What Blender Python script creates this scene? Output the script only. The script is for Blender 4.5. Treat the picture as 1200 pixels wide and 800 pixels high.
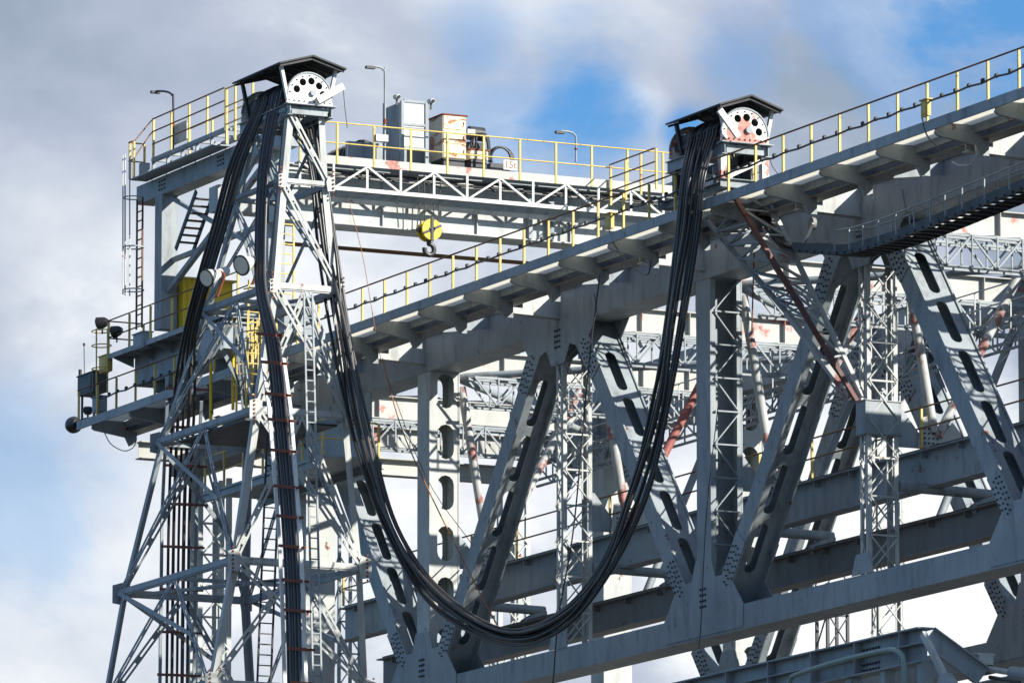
import bpy, math, random
from mathutils import Vector
from mathutils.geometry import tessellate_polygon
random.seed(11)
V = Vector
scene = bpy.context.scene
for o in list(bpy.data.objects): bpy.data.objects.remove(o)
col = scene.collection

# ------------------------------------------------------------------ camera
FPX = 8600.0                              # focal length in photo pixels (photo is 1200 px wide)
PITCH = math.atan(1405 / FPX)
AZ = math.pi - math.atan(4218 / math.hypot(FPX, 1405))
FW = V((math.cos(AZ)*math.cos(PITCH), math.sin(AZ)*math.cos(PITCH), math.sin(PITCH)))
RT = V((math.sin(AZ), -math.cos(AZ), 0))
UP = RT.cross(FW)
CZ = 1.7
CAM = V((0, 0, CZ))
cd = bpy.data.cameras.new('camera'); cam = bpy.data.objects.new('camera', cd); col.objects.link(cam)
cam.location = CAM
cam.rotation_euler = FW.to_track_quat('-Z', 'Y').to_euler()
cd.sensor_width = 36; cd.lens = FPX / 1200 * 36
cd.clip_start = 1; cd.clip_end = 20000
scene.camera = cam

# ------------------------------------------------------------------ sun, world, exposure
SUN_AZ = math.radians(35)                 # direction towards the sun, from +X towards +Y
SUN_EL = math.radians(28)
sd = bpy.data.lights.new('sun', 'SUN'); sun = bpy.data.objects.new('sun', sd); col.objects.link(sun)
sd.energy = 5.0; sd.angle = math.radians(0.5); sd.color = (1.0, 0.95, 0.86)
sv = V((math.cos(SUN_EL)*math.cos(SUN_AZ), math.cos(SUN_EL)*math.sin(SUN_AZ), math.sin(SUN_EL)))
sun.rotation_euler = sv.to_track_quat('Z', 'Y').to_euler()
sun.location = (-150, 60, 120)

def ray(px, py): return FW*FPX + RT*(px-600) + UP*(400-py)
world = bpy.data.worlds.new('World'); scene.world = world; world.use_nodes = True
nt = world.node_tree; N = nt.nodes; L = nt.links
for n in list(N): N.remove(n)
out = N.new('ShaderNodeOutputWorld'); bg = N.new('ShaderNodeBackground'); bg.inputs[1].default_value = 0.06
sky = N.new('ShaderNodeTexSky'); sky.sky_type = 'NISHITA'; sky.sun_disc = False
sky.sun_elevation = SUN_EL; sky.sun_rotation = math.pi/2 - SUN_AZ
sky.air_density = 1.0; sky.dust_density = 0.6
tc = N.new('ShaderNodeTexCoord')
def wnoise(scale, detail, rough, dist=0.0, off=(0, 0, 0), stretch=(1, 1, 1.5)):
    m = N.new('ShaderNodeMapping'); m.inputs['Location'].default_value = off; m.inputs['Scale'].default_value = stretch
    L.new(tc.outputs['Generated'], m.inputs[0])
    t = N.new('ShaderNodeTexNoise'); t.inputs['Scale'].default_value = scale; t.inputs['Detail'].default_value = detail
    t.inputs['Roughness'].default_value = rough; t.inputs['Distortion'].default_value = dist
    L.new(m.outputs[0], t.inputs['Vector']); return t.outputs['Fac']
def wmath(op, a, b=0.0, c=None):
    n = N.new('ShaderNodeMath'); n.operation = op
    for i, x in enumerate((a, b, c)):
        if x is None: continue
        if hasattr(x, 'is_linked') or hasattr(x, 'links'): L.new(x, n.inputs[i])
        else: n.inputs[i].default_value = x
    return n.outputs[0]
def wramp(fac, stops):
    r = N.new('ShaderNodeValToRGB'); e = r.color_ramp.elements
    while len(e) > 1: e.remove(e[-1])
    e[0].position = stops[0][0]; e[0].color = (*stops[0][1], 1)
    for p, c in stops[1:]:
        k = e.new(p); k.color = (*c, 1)
    L.new(fac, r.inputs[0]); return r.outputs[0]
# openings in the cloud: round directions, edges broken up by noise
wob = wnoise(26, 7, 0.6, 0.4)
def hole(px, py, rad, inner=0.25):
    d = ray(px, py).normalized()
    vd = N.new('ShaderNodeVectorMath'); vd.operation = 'DISTANCE'
    nm = N.new('ShaderNodeVectorMath'); nm.operation = 'NORMALIZE'; L.new(tc.outputs['Generated'], nm.inputs[0])
    L.new(nm.outputs[0], vd.inputs[0]); vd.inputs[1].default_value = d
    q = wmath('DIVIDE', vd.outputs['Value'], rad/FPX)
    q = wmath('ADD', q, wmath('MULTIPLY', wmath('SUBTRACT', wob, 0.5), 3.2))
    mr = N.new('ShaderNodeMapRange'); mr.interpolation_type = 'SMOOTHSTEP'
    mr.inputs['From Min'].default_value = inner; mr.inputs['From Max'].default_value = 1.25
    mr.inputs['To Min'].default_value = 1; mr.inputs['To Max'].default_value = 0
    L.new(q, mr.inputs['Value']); return mr.outputs[0]
h = hole(690, 112, 120, 0.0)
for a in ((600, 130, 110), (810, 150, 50), (1200, -5, 130), (1050, 25, 130), (860, 70, 70), (30, 600, 120), (330, 160, 60), (560, 60, 80)):
    k = hole(*a)
    if a[0] < 300: k = wmath('MULTIPLY', k, 0.42)
    if a[0] in (600, 1050, 330, 560, 860): k = wmath('MULTIPLY', k, 0.5)
    h = wmath('MAXIMUM', h, k)
gen = wnoise(3.1, 6, 0.6, 0.3, (3.3, 1.1, 0.4))
far = wramp(gen, [(0.44, (1, 1, 1)), (0.60, (0, 0, 0))])
# the cloud bank stands low in this part of the sky; higher up and behind the viewer the sky is mostly clear
sx = N.new('ShaderNodeVectorMath'); sx.operation = 'DOT_PRODUCT'; nm0 = N.new('ShaderNodeVectorMath'); nm0.operation = 'NORMALIZE'
L.new(tc.outputs['Generated'], nm0.inputs[0]); L.new(nm0.outputs[0], sx.inputs[0]); sx.inputs[1].default_value = FW
mrf = N.new('ShaderNodeMapRange'); mrf.interpolation_type = 'SMOOTHSTEP'; mrf.inputs['From Min'].default_value = 0.90; mrf.inputs['From Max'].default_value = 0.975
mrf.inputs['To Min'].default_value = 1; mrf.inputs['To Max'].default_value = 0; L.new(sx.outputs['Value'], mrf.inputs['Value'])
h = wmath('MAXIMUM', h, wmath('MULTIPLY', mrf.outputs[0], far))
# thick and thin cloud
def wsum(a, b): return wmath('ADD', a, b)
cn = wnoise(12, 10, 0.53, 0.12, (0.7, 2.2, 5.1), (1, 1, 1.5))
# the lit body of the cloud bank behind the boom, thinner grey cloud towards the upper left
body = wmath('MAXIMUM', hole(640, 430, 430, 0.1), hole(1050, 640, 380, 0.1))
CN = wsum(wsum(cn, wmath('MULTIPLY', wmath('MAXIMUM', body, hole(752, 120, 60, 0.1)), 0.17)), -0.035)
cloud = wramp(CN, [(0.34, (3.4, 4.15, 5.2)), (0.43, (4.6, 5.2, 6.6)), (0.52, (6.2, 6.8, 7.8)), (0.62, (8.8, 9.15, 9.7)), (0.72, (10.7, 10.8, 10.9))])
hz = N.new('ShaderNodeMix'); hz.data_type = 'RGBA'; hz.blend_type = 'MIX'
L.new(h, hz.inputs['Factor']); L.new(cloud, hz.inputs['A'])
blue = N.new('ShaderNodeMix'); blue.data_type = 'RGBA'; blue.blend_type = 'MULTIPLY'; blue.inputs['Factor'].default_value = 1
L.new(sky.outputs[0], blue.inputs['A']); blue.inputs['B'].default_value = (0.50, 0.98, 1.50, 1)
L.new(blue.outputs['Result'], hz.inputs['B'])
L.new(hz.outputs['Result'], bg.inputs[0]); L.new(bg.outputs[0], out.inputs[0])
scene.view_settings.view_transform = 'Standard'; scene.view_settings.look = 'None'
scene.view_settings.exposure = 0.75; scene.view_settings.gamma = 1

# ------------------------------------------------------------------ projecting helpers
Y0 = 200/FPX * ray(840, 700).y
ZO = CZ                                    # all heights below are above the eye; ZO lifts them
def W(x, dy, z): return V((x, Y0+dy, z+ZO))
def PY(px, py, dy):
    d = ray(px, py); return CAM + d*((Y0+dy)/d.y)
def PX(px, py, x):
    d = ray(px, py); return CAM + d*(x/d.x)
def proj(p):
    q = p-CAM; z = q.dot(FW); return 600+FPX*q.dot(RT)/z, 400-FPX*q.dot(UP)/z
def Xat(px, dy, z):
    a, b = -260.0, -120.0
    for _ in range(40):
        m = (a+b)/2
        if proj(W(m, dy, z))[0] < px: a = m
        else: b = m
    return (a+b)/2

# ------------------------------------------------------------------ materials
def mat(name, c1, c2=None, rough=0.5, metal=0.0, rust=0.0, rustc=(0.20, 0.045, 0.018), rscale=1.3, streak=0.0, spec=0.4, transl=0.0, dirt=0.25, coat=0.0):
    m = bpy.data.materials.new(name); m.use_nodes = True
    n = m.node_tree.nodes; l = m.node_tree.links; b = n['Principled BSDF']
    g = n.new('ShaderNodeNewGeometry')
    def nz(scale, det, vec=None, st=(1, 1, 1), rg=0.55):
        mp = n.new('ShaderNodeMapping'); mp.inputs['Scale'].default_value = st
        l.new(g.outputs['Position'], mp.inputs[0])
        t = n.new('ShaderNodeTexNoise'); t.inputs['Scale'].default_value = scale; t.inputs['Detail'].default_value = det
        t.inputs['Roughness'].default_value = rg; l.new(mp.outputs[0], t.inputs['Vector']); return t.outputs['Fac']
    def ramp(f, p0, p1):
        r = n.new('ShaderNodeMapRange'); r.inputs['From Min'].default_value = p0; r.inputs['From Max'].default_value = p1
        l.new(f, r.inputs['Value']); return r.outputs[0]
    def mix(f, a, bb, bt='MIX'):
        x = n.new('ShaderNodeMix'); x.data_type = 'RGBA'; x.blend_type = bt
        if isinstance(f, float): x.inputs['Factor'].default_value = f
        else: l.new(f, x.inputs['Factor'])
        for key, v in (('A', a), ('B', bb)):
            if isinstance(v, tuple): x.inputs[key].default_value = (*v, 1)
            else: l.new(v, x.inputs[key])
        return x.outputs['Result']
    c2 = c2 or tuple(x*0.78 for x in c1)
    c = mix(ramp(nz(0.55, 6), 0.35, 0.65), c1, c2)
    if dirt:
        c = mix(ramp(nz(2.6, 8, st=(1, 1, 0.22), rg=0.65), 0.5, 0.78), c, tuple(x*(1-dirt*1.6) for x in (c2[0]*1.05, c2[1]*0.98, c2[2]*0.9)))
        c = mix(ramp(nz(22, 4), 0.62, 0.75), c, tuple(x*(1-dirt) for x in c2))
    if rust:
        f = ramp(nz(rscale, 9, rg=0.62, st=(1, 1, 1.0 if not streak else streak)), 0.72-rust*0.3, 0.76-rust*0.3)
        c = mix(f, c, mix(ramp(nz(9, 5), 0.4, 0.6), rustc, tuple(x*0.5 for x in rustc)))
    l.new(c, b.inputs['Base Color'])
    b.inputs['Metallic'].default_value = metal; b.inputs['Specular IOR Level'].default_value = spec
    rr = n.new('ShaderNodeMapRange'); rr.inputs['To Min'].default_value = max(0.05, rough-0.12); rr.inputs['To Max'].default_value = min(1, rough+0.15)
    l.new(nz(3, 5), rr.inputs['Value']); l.new(rr.outputs[0], b.inputs['Roughness'])
    if coat: b.inputs['Coat Weight'].default_value = coat
    bp = n.new('ShaderNodeBump'); bp.inputs['Strength'].default_value = 0.25; bp.inputs['Distance'].default_value = 0.01
    l.new(nz(6, 6), bp.inputs['Height']); l.new(bp.outputs[0], b.inputs['Normal'])
    if transl:
        tr = n.new('ShaderNodeBsdfTranslucent'); tr.inputs[0].default_value = (0.9, 0.88, 0.8, 1)
        ms = n.new('ShaderNodeMixShader'); ms.inputs[0].default_value = transl
        l.new(b.outputs[0], ms.inputs[1]); l.new(tr.outputs[0], ms.inputs[2]); l.new(ms.outputs[0], n['Material Output'].inputs[0])
    return m
M = {}
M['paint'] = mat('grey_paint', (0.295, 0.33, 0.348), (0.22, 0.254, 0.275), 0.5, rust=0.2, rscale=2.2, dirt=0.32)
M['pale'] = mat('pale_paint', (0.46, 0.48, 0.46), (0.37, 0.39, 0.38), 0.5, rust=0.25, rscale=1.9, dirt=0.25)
M['girder'] = mat('pale_patchy_paint', (0.46, 0.46, 0.42), (0.36, 0.37, 0.35), 0.5, rust=0.4, rustc=(0.50, 0.16, 0.12), rscale=0.8, dirt=0.12)
M['brown'] = mat('brownish_paint', (0.20, 0.18, 0.17), (0.22, 0.22, 0.22), 0.55, rust=0.22, rustc=(0.18, 0.07, 0.045), rscale=1.2, dirt=0.25)
M['red'] = mat('red_primer', (0.36, 0.11, 0.09), (0.24, 0.10, 0.09), 0.6, rust=0.2, dirt=0.3)
M['oxide'] = mat('dull_red_oxide', (0.17, 0.075, 0.065), (0.11, 0.06, 0.055), 0.6, rust=0.3, dirt=0.3)
M['redpale'] = mat('primer_over_grey', (0.44, 0.45, 0.44), (0.38, 0.40, 0.40), 0.55, rust=0.62, rustc=(0.40, 0.19, 0.165), rscale=1.3)
M['yellow'] = mat('yellow_paint', (0.64, 0.50, 0.15), (0.52, 0.38, 0.09), 0.5, rust=0.3, rscale=5, dirt=0.2)
M['byellow'] = mat('bright_yellow_paint', (0.76, 0.54, 0.025), (0.62, 0.42, 0.02), 0.4, rust=0.3, rscale=4, dirt=0.1)
M['railrust'] = mat('rusty_rail', (0.13, 0.055, 0.03), (0.22, 0.13, 0.05), 0.7, dirt=0.2)
M['rust'] = mat('rust', (0.24, 0.06, 0.025), (0.12, 0.035, 0.02), 0.8)
M['black'] = mat('black_rubber', (0.013, 0.013, 0.014), (0.032, 0.029, 0.027), 0.34, dirt=0.0, spec=0.5)
M['cablegrey'] = mat('grey_rubber', (0.075, 0.07, 0.067), (0.04, 0.038, 0.037), 0.36, dirt=0.1, spec=0.5)
M['dark'] = mat('dark_steel', (0.05, 0.055, 0.06), (0.03, 0.032, 0.035), 0.5, rust=0.15)
M['bolt'] = mat('bolt_steel', (0.05, 0.055, 0.062), (0.035, 0.035, 0.04), 0.55)
M['roof'] = mat('roof_sheet', (0.035, 0.038, 0.042), (0.02, 0.022, 0.024), 0.6)
M['white'] = mat('white_paint', (0.64, 0.64, 0.60), (0.52, 0.53, 0.50), 0.4, rust=0.12, rscale=3, dirt=0.1)
M['rustywhite'] = mat('white_paint_with_rust', (0.70, 0.62, 0.46), (0.62, 0.52, 0.36), 0.5, rust=0.6, rustc=(0.46, 0.15, 0.04), rscale=1.6, streak=2.6, dirt=0.2)
M['redwhite'] = mat('white_plate_with_primer', (0.74, 0.73, 0.68), (0.66, 0.66, 0.62), 0.45, rust=0.72, rustc=(0.58, 0.20, 0.15), rscale=1.5, dirt=0.1)
M['grate'] = mat('grating', (0.7, 0.69, 0.62), (0.6, 0.59, 0.54), 0.6, transl=0.85)
M['lens'] = mat('lamp_lens', (0.84, 0.82, 0.68), (0.76, 0.73, 0.6), 0.15, dirt=0.05)
M['green'] = mat('pale_green_paint', (0.20, 0.29, 0.26), (0.17, 0.25, 0.225), 0.35, dirt=0.12)
M['orange'] = mat('orange_rope', (0.42, 0.17, 0.06), (0.28, 0.12, 0.05), 0.8)
M['concrete'] = mat('dark_quay_asphalt', (0.06, 0.06, 0.058), (0.045, 0.045, 0.045), 0.9)
M['glass'] = mat('dark_glass', (0.03, 0.035, 0.04), (0.03, 0.035, 0.04), 0.1, dirt=0, spec=0.8)

# ------------------------------------------------------------------ mesh builder
class MB:
    def __init__(s): s.v = []; s.f = []; s.sm = []
    def add(s, vs, fs, smooth=False):
        b = len(s.v); s.v += [tuple(p) for p in vs]
        for q in fs: s.f.append(tuple(b+i for i in q)); s.sm.append(smooth)
        return s
    def bar(s, a, b, w, h, side=None, ea=0.0, eb=0.0):
        a = V(a); b = V(b); d = (b-a).normalized(); a = a-d*ea; b = b+d*eb
        if side is None:
            side = d.cross(V((0, 0, 1)))
            if side.length < 0.05: side = V((0, 1, 0))
        side = V(side); side = (side-d*side.dot(d)).normalized(); t = d.cross(side)
        vs = []
        for p in (a, b):
            for i, j in ((-1, -1), (1, -1), (1, 1), (-1, 1)): vs.append(p+side*(w/2*i)+t*(h/2*j))
        return s.add(vs, [(0, 3, 2, 1), (4, 5, 6, 7), (0, 1, 5, 4), (1, 2, 6, 5), (2, 3, 7, 6), (3, 0, 4, 7)])
    def box(s, a, b):
        (x0, y0, z0), (x1, y1, z1) = a, b
        return s.bar((x0, (y0+y1)/2, (z0+z1)/2), (x1, (y0+y1)/2, (z0+z1)/2), abs(y1-y0), abs(z1-z0), side=(0, 1, 0))
    def ibeam(s, a, b, h, w, t=0.03, side=None, web=0.02):
        a = V(a); b = V(b); d = (b-a).normalized()
        if side is None: side = d.cross(V((0, 0, 1)))
        side = V(side); side = (side-d*side.dot(d)).normalized(); u = d.cross(side)
        s.bar(a+u*(h/2-t/2), b+u*(h/2-t/2), w, t, side); s.bar(a-u*(h/2-t/2), b-u*(h/2-t/2), w, t, side)
        return s.bar(a, b, web, h-2*t-0.001, side)
    def angle(s, a, b, w, i, j, side=(0, 1, 0), t=0.02):
        a = V(a); b = V(b); d = (b-a).normalized(); side = V(side); side = (side-d*side.dot(d)).normalized(); u = d.cross(side)
        # i,j = direction (+-1) of the legs along side and u from the corner
        s.bar(a+side*(i*w/2), b+side*(i*w/2), w, t, side)
        o = side*(0) + u*(j*(w/2+t/2)); return s.bar(a+o, b+o, t, w-t-0.001, side)
    def tube(s, pts, r, seg=8, closed=False):
        pts = [V(p) for p in pts]; n = len(pts)
        prev = None; rings = []
        for i, p in enumerate(pts):
            d = ((pts[min(i+1, n-1)]-p).normalized() + (p-pts[max(i-1, 0)]).normalized())
            d = d.normalized() if d.length > 1e-6 else V((0, 0, 1))
            if prev is None:
                prev = d.cross(V((0.31, 0.22, 0.92)));
                if prev.length < 0.01: prev = d.cross(V((1, 0, 0)))
            prev = (prev-d*prev.dot(d)).normalized(); q = d.cross(prev)
            rr = r[i] if isinstance(r, (list, tuple)) else r
            rings.append([p+prev*(rr*math.cos(2*math.pi*k/seg))+q*(rr*math.sin(2*math.pi*k/seg)) for k in range(seg)])
        vs = [v for R in rings for v in R]; fs = []
        for i in range(n-1):
            for k in range(seg):
                k2 = (k+1) % seg; fs.append((i*seg+k, i*seg+k2, (i+1)*seg+k2, (i+1)*seg+k))
        s.add(vs, fs, True)
        s.add(rings[0], [tuple(reversed(range(seg)))]); return s.add(rings[-1], [tuple(range(seg))])
    def cyl(s, a, b, r, seg=20): return s.tube([a, b], r, seg)
    def plate(s, outer, o, ax, ay, th, holes=()):
        """flat plate: outline (u,v) from origin o along ax, ay; th is the thickness vector; holes are outlines too"""
        o = V(o); ax = V(ax); ay = V(ay); th = V(th)
        loops = [list(outer)]+[list(hh) for hh in holes]
        flat = [p for lp in loops for p in lp]
        tris = tessellate_polygon([[V((p[0], p[1], 0)) for p in lp] for lp in loops])
        P = [o+ax*p[0]+ay*p[1] for p in flat]; k = len(P)
        vs = P+[p+th for p in P]; fs = []
        for t in tris: fs.append(tuple(t)); fs.append(tuple(k+i for i in reversed(t)))
        b = 0
        for lp in loops:
            m = len(lp)
            for i in range(m): fs.append((b+i, b+(i+1) % m, k+b+(i+1) % m, k+b+i))
            b += m
        return s.add(vs, fs)
    def build(s, name, m, parent=None):
        me = bpy.data.meshes.new(name); me.from_pydata(s.v, [], s.f); me.materials.append(M[m] if isinstance(m, str) else m)
        for p, q in zip(me.polygons, s.sm): p.use_smooth = q
        me.update()
        o = bpy.data.objects.new(name, me); col.objects.link(o)
        if parent: o.parent = parent; o.matrix_parent_inverse = base_of(parent)
        return o
def base_of(p):
    m = p.matrix_basis.copy(); q = p
    T = q.matrix_basis.copy()
    while q.parent: T = q.parent.matrix_basis @ q.matrix_parent_inverse @ T; q = q.parent
    return T.inverted()
def tag(o, label, cat, group=None, kind=None):
    o['label'] = label; o['category'] = cat
    if group: o['group'] = group
    if kind: o['kind'] = kind
    return o
def thing(name, label, cat, loc=(0, 0, 0), group=None):
    o = bpy.data.objects.new(name, None); col.objects.link(o); o.location = loc; o.empty_display_size = 0.3
    return tag(o, label, cat, group)
def one(name, mb, m, label, cat, group=None): return tag(mb.build(name, m), label, cat, group)
def spline(pts, n=6):
    pts = [V(p) for p in pts]; q = [pts[0]*2-pts[1]]+pts+[pts[-1]*2-pts[-2]]; r = []
    for i in range(1, len(q)-2):
        a, b, c, d = q[i-1:i+3]
        for k in range(n):
            t = k/n
            r.append(0.5*((2*b)+(c-a)*t+(2*a-5*b+4*c-d)*t*t+(3*b-a-3*c+d)*t**3))
    r.append(pts[-1]); return r
def lerp(a, b, t): return a+(b-a)*t
YV = V((0, 1, 0)); XV = V((1, 0, 0)); ZV = V((0, 0, 1))
def stadium(cu, cv, half, r, n=6):
    p = []
    for k in range(n+1):
        a = -math.pi/2+math.pi*k/n; p.append((cu+half-r+r*math.cos(a), cv+r*math.sin(a)))
    for k in range(n+1):
        a = math.pi/2+math.pi*k/n; p.append((cu-half+r+r*math.cos(a), cv+r*math.sin(a)))
    return p
def circ(cu, cv, r, n=16): return [(cu+r*math.cos(2*math.pi*k/n), cv+r*math.sin(2*math.pi*k/n)) for k in range(n)]
def bolts(mb, o, ax, ay, nrm, uv, r=0.036, h=0.035):
    o = V(o)
    for u, v in uv:
        c = o+ax*u+ay*v; R = [c+ax*(r*math.cos(k*math.pi/3))+ay*(r*math.sin(k*math.pi/3)) for k in range(6)]
        mb.add(R+[p+nrm*h for p in R], [(0, 1, 2, 3, 4, 5), (11, 10, 9, 8, 7, 6)]+[(k, (k+1) % 6, 6+(k+1) % 6, 6+k) for k in range(6)])
    return mb

# ------------------------------------------------------------------ ground
g = MB(); g.add([(-9000, -9000, 0), (9000, -9000, 0), (9000, 9000, 0), (-9000, 9000, 0)], [(0, 1, 2, 3)])
o = g.build('ground', 'concrete'); o['kind'] = 'structure'

# ================================================================== THE BOOM
boom = thing('crane_boom', 'huge blue-grey steel lattice boom with slotted diagonals and a railed walkway along its top', 'crane boom', W(-186, 0.5, 24.3))
ND = [-204.0, -195.1, -186.0, -177.0, -167.9, -158.8, -149.7, -140.6, -131.5]      # panel nodes along the boom
TOPN = {-204.0, -186.0, -167.9, -149.7, -131.5}
ZC0, ZC1 = 34.26, 35.28       # upper chord
ZL0, ZL1 = 24.33, 25.02       # lower chord

def truss(off, sgn):
    """off = dy of the outer face, the members are 1 m deep"""
    d0, d1 = off, off+1.0
    # chords
    mb = MB(); mb.box(W(-207.5, d0, ZC0), W(-130, d1, ZC1))
    mb.bar(W(-207.5, d0+.5, ZC1+.013), W(-130, d0+.5, ZC1+.013), 1.16, .022, side=YV)
    ch = mb.build('upper_chord', 'paint', boom)
    mb = MB(); mb.box(W(-206, d0, ZL0), W(-130, d1, ZL1))
    lc = mb.build('lower_chord', 'paint', boom)
    # diagonals
    for i in range(len(ND)-1):
        xa, xb = ND[i], ND[i+1]
        if xa in TOPN: a = W(xa+1.05, d0+.5, ZC0+.1); b = W(xb-.75, d0+.5, ZL1-.05)
        else: a = W(xb-1.05, d0+.5, ZC0+.1); b = W(xa+.75, d0+.5, ZL1-.05)
        mb = MB(); d = (b-a).normalized(); side = YV; u = d.cross(side); Ln = (b-a).length
        mb.bar(a+side*-.475, b+side*-.475, .05, .62, side); mb.bar(a+side*.475, b+side*.475, .05, .62, side)
        ns = 5; sl = Ln*.78/ns
        hs = [stadium(Ln*.12+sl*(k+.5), 0, sl*.42, .165) for k in range(ns)]
        for uo in ((.23, -.22) if xa in TOPN else (.08, -.28)):
            mb.plate([(0, -.449), (Ln, -.449), (Ln, .449), (0, .449)], a+u*uo, d, side, u*.03, hs)
        # thin rims round the slots
        dg = mb.build('diagonal', 'paint', boom)
    # posts under the lower nodes and box columns
    for x in ND:
        if x in TOPN and x != -204.0:
            mb = MB(); hx = .21
            cs = [(x+sx*hx, d0+.04+sy*.92) for sx in (-1, 1) for sy in (0, 1)]
            zt = ZC0-.01; zb = ZL1+.01
            for cx, cy in cs:
                i = 1 if cy < d0+.5 else -1; 
                mb.bar(W(cx, cy+.06*i, zb), W(cx, cy+.06*i, zt), .12, .02, side=YV)
                mb.bar(W(cx+(.06 if cx < x else -.06), cy, zb), W(cx+(.06 if cx < x else -.06), cy, zt), .02, .1, side=YV)
            n = 9; dz = (zt-zb)/n
            for k in range(n+1):
                z = zb+k*dz
                if 0 < k < n:
                    for sx in (1,): mb.bar(W(x+sx*(hx+.015), d0+.1, z), W(x+sx*(hx+.015), d1-.1, z), .05, .05)
                if k < n:
                    for sx in (-1, 1):
                        mb.bar(W(x+sx*(hx+.05), d0+.08, z+.03), W(x+sx*(hx+.05), d1-.08, z+dz-.03), .05, .03)
                        if sx > 0: mb.bar(W(x+sx*(hx+.08), d1-.08, z+.03), W(x+sx*(hx+.08), d0+.08, z+dz-.03), .05, .03)
                    mb.bar(W(x-hx+.06, d0-.01, z), W(x+hx-.06, d0-.01, z+dz/2), .03, .02)
                    mb.bar(W(x+hx-.06, d0-.01, z+dz/2), W(x-hx+.06, d0-.01, z+dz), .03, .02)
            c = mb.build('lattice_column', 'pale', boom)
            bx = MB(); bx.box(W(x-.27, d0-.04, 28.75), W(x+.27, d1+.03, 29.6)); bx.box(W(x-.3, d0-.06, 29.603), W(x+.3, d1+.05, 29.63)); bx.box(W(x-.3, d0-.06, 28.72), W(x+.3, d1+.05, 28.747))
            if x == -167.9: bx.build('stiffening_box', 'paint', c)
            f = MB(); f.plate([(-.6, 0), (.6, 0), (.35, .55), (-.35, .55)], W(x, d0-.03, ZL1+.005), XV, ZV, V((0, .02, 0))); f.build('foot_plate', 'paint', c)
        elif x == -204.0:
            mb = MB(); mb.box(W(x-.45, d0, 5.0 if off < 5 else 5.0), W(x+.45, d1-.02, ZL0-.01)); mb.box(W(x-.45, d0, ZL1+.01), W(x+.45, d1-.02, ZC0-.01))
            mb.box(W(x-.45, d0+.01, -ZO+.3), W(x+.45, d1-.03, 4.99))
            mb.build('end_post', 'pale' , boom)
        else:
            z0, z1 = ZL1+.01, ZC0-.01; mb = MB()
            mb.box(W(x-.42, d0+.005, z0), W(x+.42, d0+.045, z1)); mb.box(W(x-.42, d1-.045, z0), W(x+.42, d1-.005, z1))
            H = z1-z0
            if x == -195.1:
                hs = [stadium(H*.05+.6+k*1.52, .50, .52, .27) for k in range(6)]
                mb.plate([(0, .002), (H, .002), (H, .905), (0, .905)], W(x-.4, d0+.047, z0), ZV, YV, V((.03, 0, 0)), hs)
                mb.plate([(0, .002), (H, .002), (H, .905), (0, .905)], W(x+.36, d0+.047, z0), ZV, YV, V((.04, 0, 0)), hs)
            else:
                mb.box(W(x-.12, d0+.05, z0), W(x-.08, d1-.05, z1))
                mb.bar(W(x+.40, d0+.11, z0), W(x+.40, d0+.11, z1), .12, .03, side=YV); mb.bar(W(x+.40, d1-.11, z0), W(x+.40, d1-.11, z1), .12, .03, side=YV)
                n = 10; dz = H/n
                for k in range(n):
                    z = z0+k*dz; q = (d0+.15, d1-.15) if k % 2 else (d1-.15, d0+.15)
                    mb.bar(W(x+.43, q[0], z+.05), W(x+.43, q[1], z+dz-.05), .07, .03)
                    mb.bar(W(x+.47, d0+.12, z), W(x+.47, d1-.12, z), .06, .04)
            mb.build('post', 'paint' if x != -195.1 else 'pale', boom)
    # gussets with their bolts
    for x in ND:
        mb = MB(); bo = MB(); blist = []
        if x in TOPN:
            hp = [(.42, 33.2), (.75, 33.7), (1.15, 33.6), (2.16, 32.44), (2.66, 32.82), (1.98, 33.75), (2.5, 34.27), (2.3, 34.9)]
            cl = [(-1.91, 33.26), (1.91, 33.26)]
        else:
            hp = [(.45, 26.5), (.70, 25.95), (1.08, 25.95), (1.975, 27.05), (2.465, 26.67), (1.7, 25.72), (2.35, 25.03), (2.3, 24.4)]
            cl = [(-1.61, 26.07), (1.61, 26.07)]
        pl = [(-u_, v_) for u_, v_ in reversed(hp)]+hp
        for yy in (d0-.028, d1+.004):
            mb.plate(pl, W(x, yy, 0), XV, ZV, V((0, .024, 0)))
        for cx, cz in cl:
            dd = V((.614 if cx > 0 else -.614, 0, -.789 if x in TOPN else .789))
            ee = dd.cross(YV)
            uv = [(i*.19+(.095 if j % 2 else 0), j*.15) for i in range(-3, 4) for j in (-1.5, -.5, .5, 1.5) if abs(i)*.6+abs(j) < 2.8]
            uv = [(u_+(.095 if abs(v_) > .1 else 0), v_) for u_, v_ in uv]
            bolts(bo, W(x+cx, d0-.029, cz), dd, ee, V((0, -1, 0)), uv, .03, .03); blist.append(bo); bo = MB()
        uv = [(i*.14, j*.16) for i in (-1, 0, 1) for j in range(4)]
        bolts(bo, W(x, d0-.029, 33.7 if x in TOPN else 25.2), XV, ZV, V((0, -1, 0)), uv)
        gp = mb.build('gusset_plate', 'paint', boom)
        for bo in blist+[bo]: bo.build('bolt_cluster', 'bolt', gp)
    return ch
truss(0.0, 1)
truss(10.2, 1)

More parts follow.
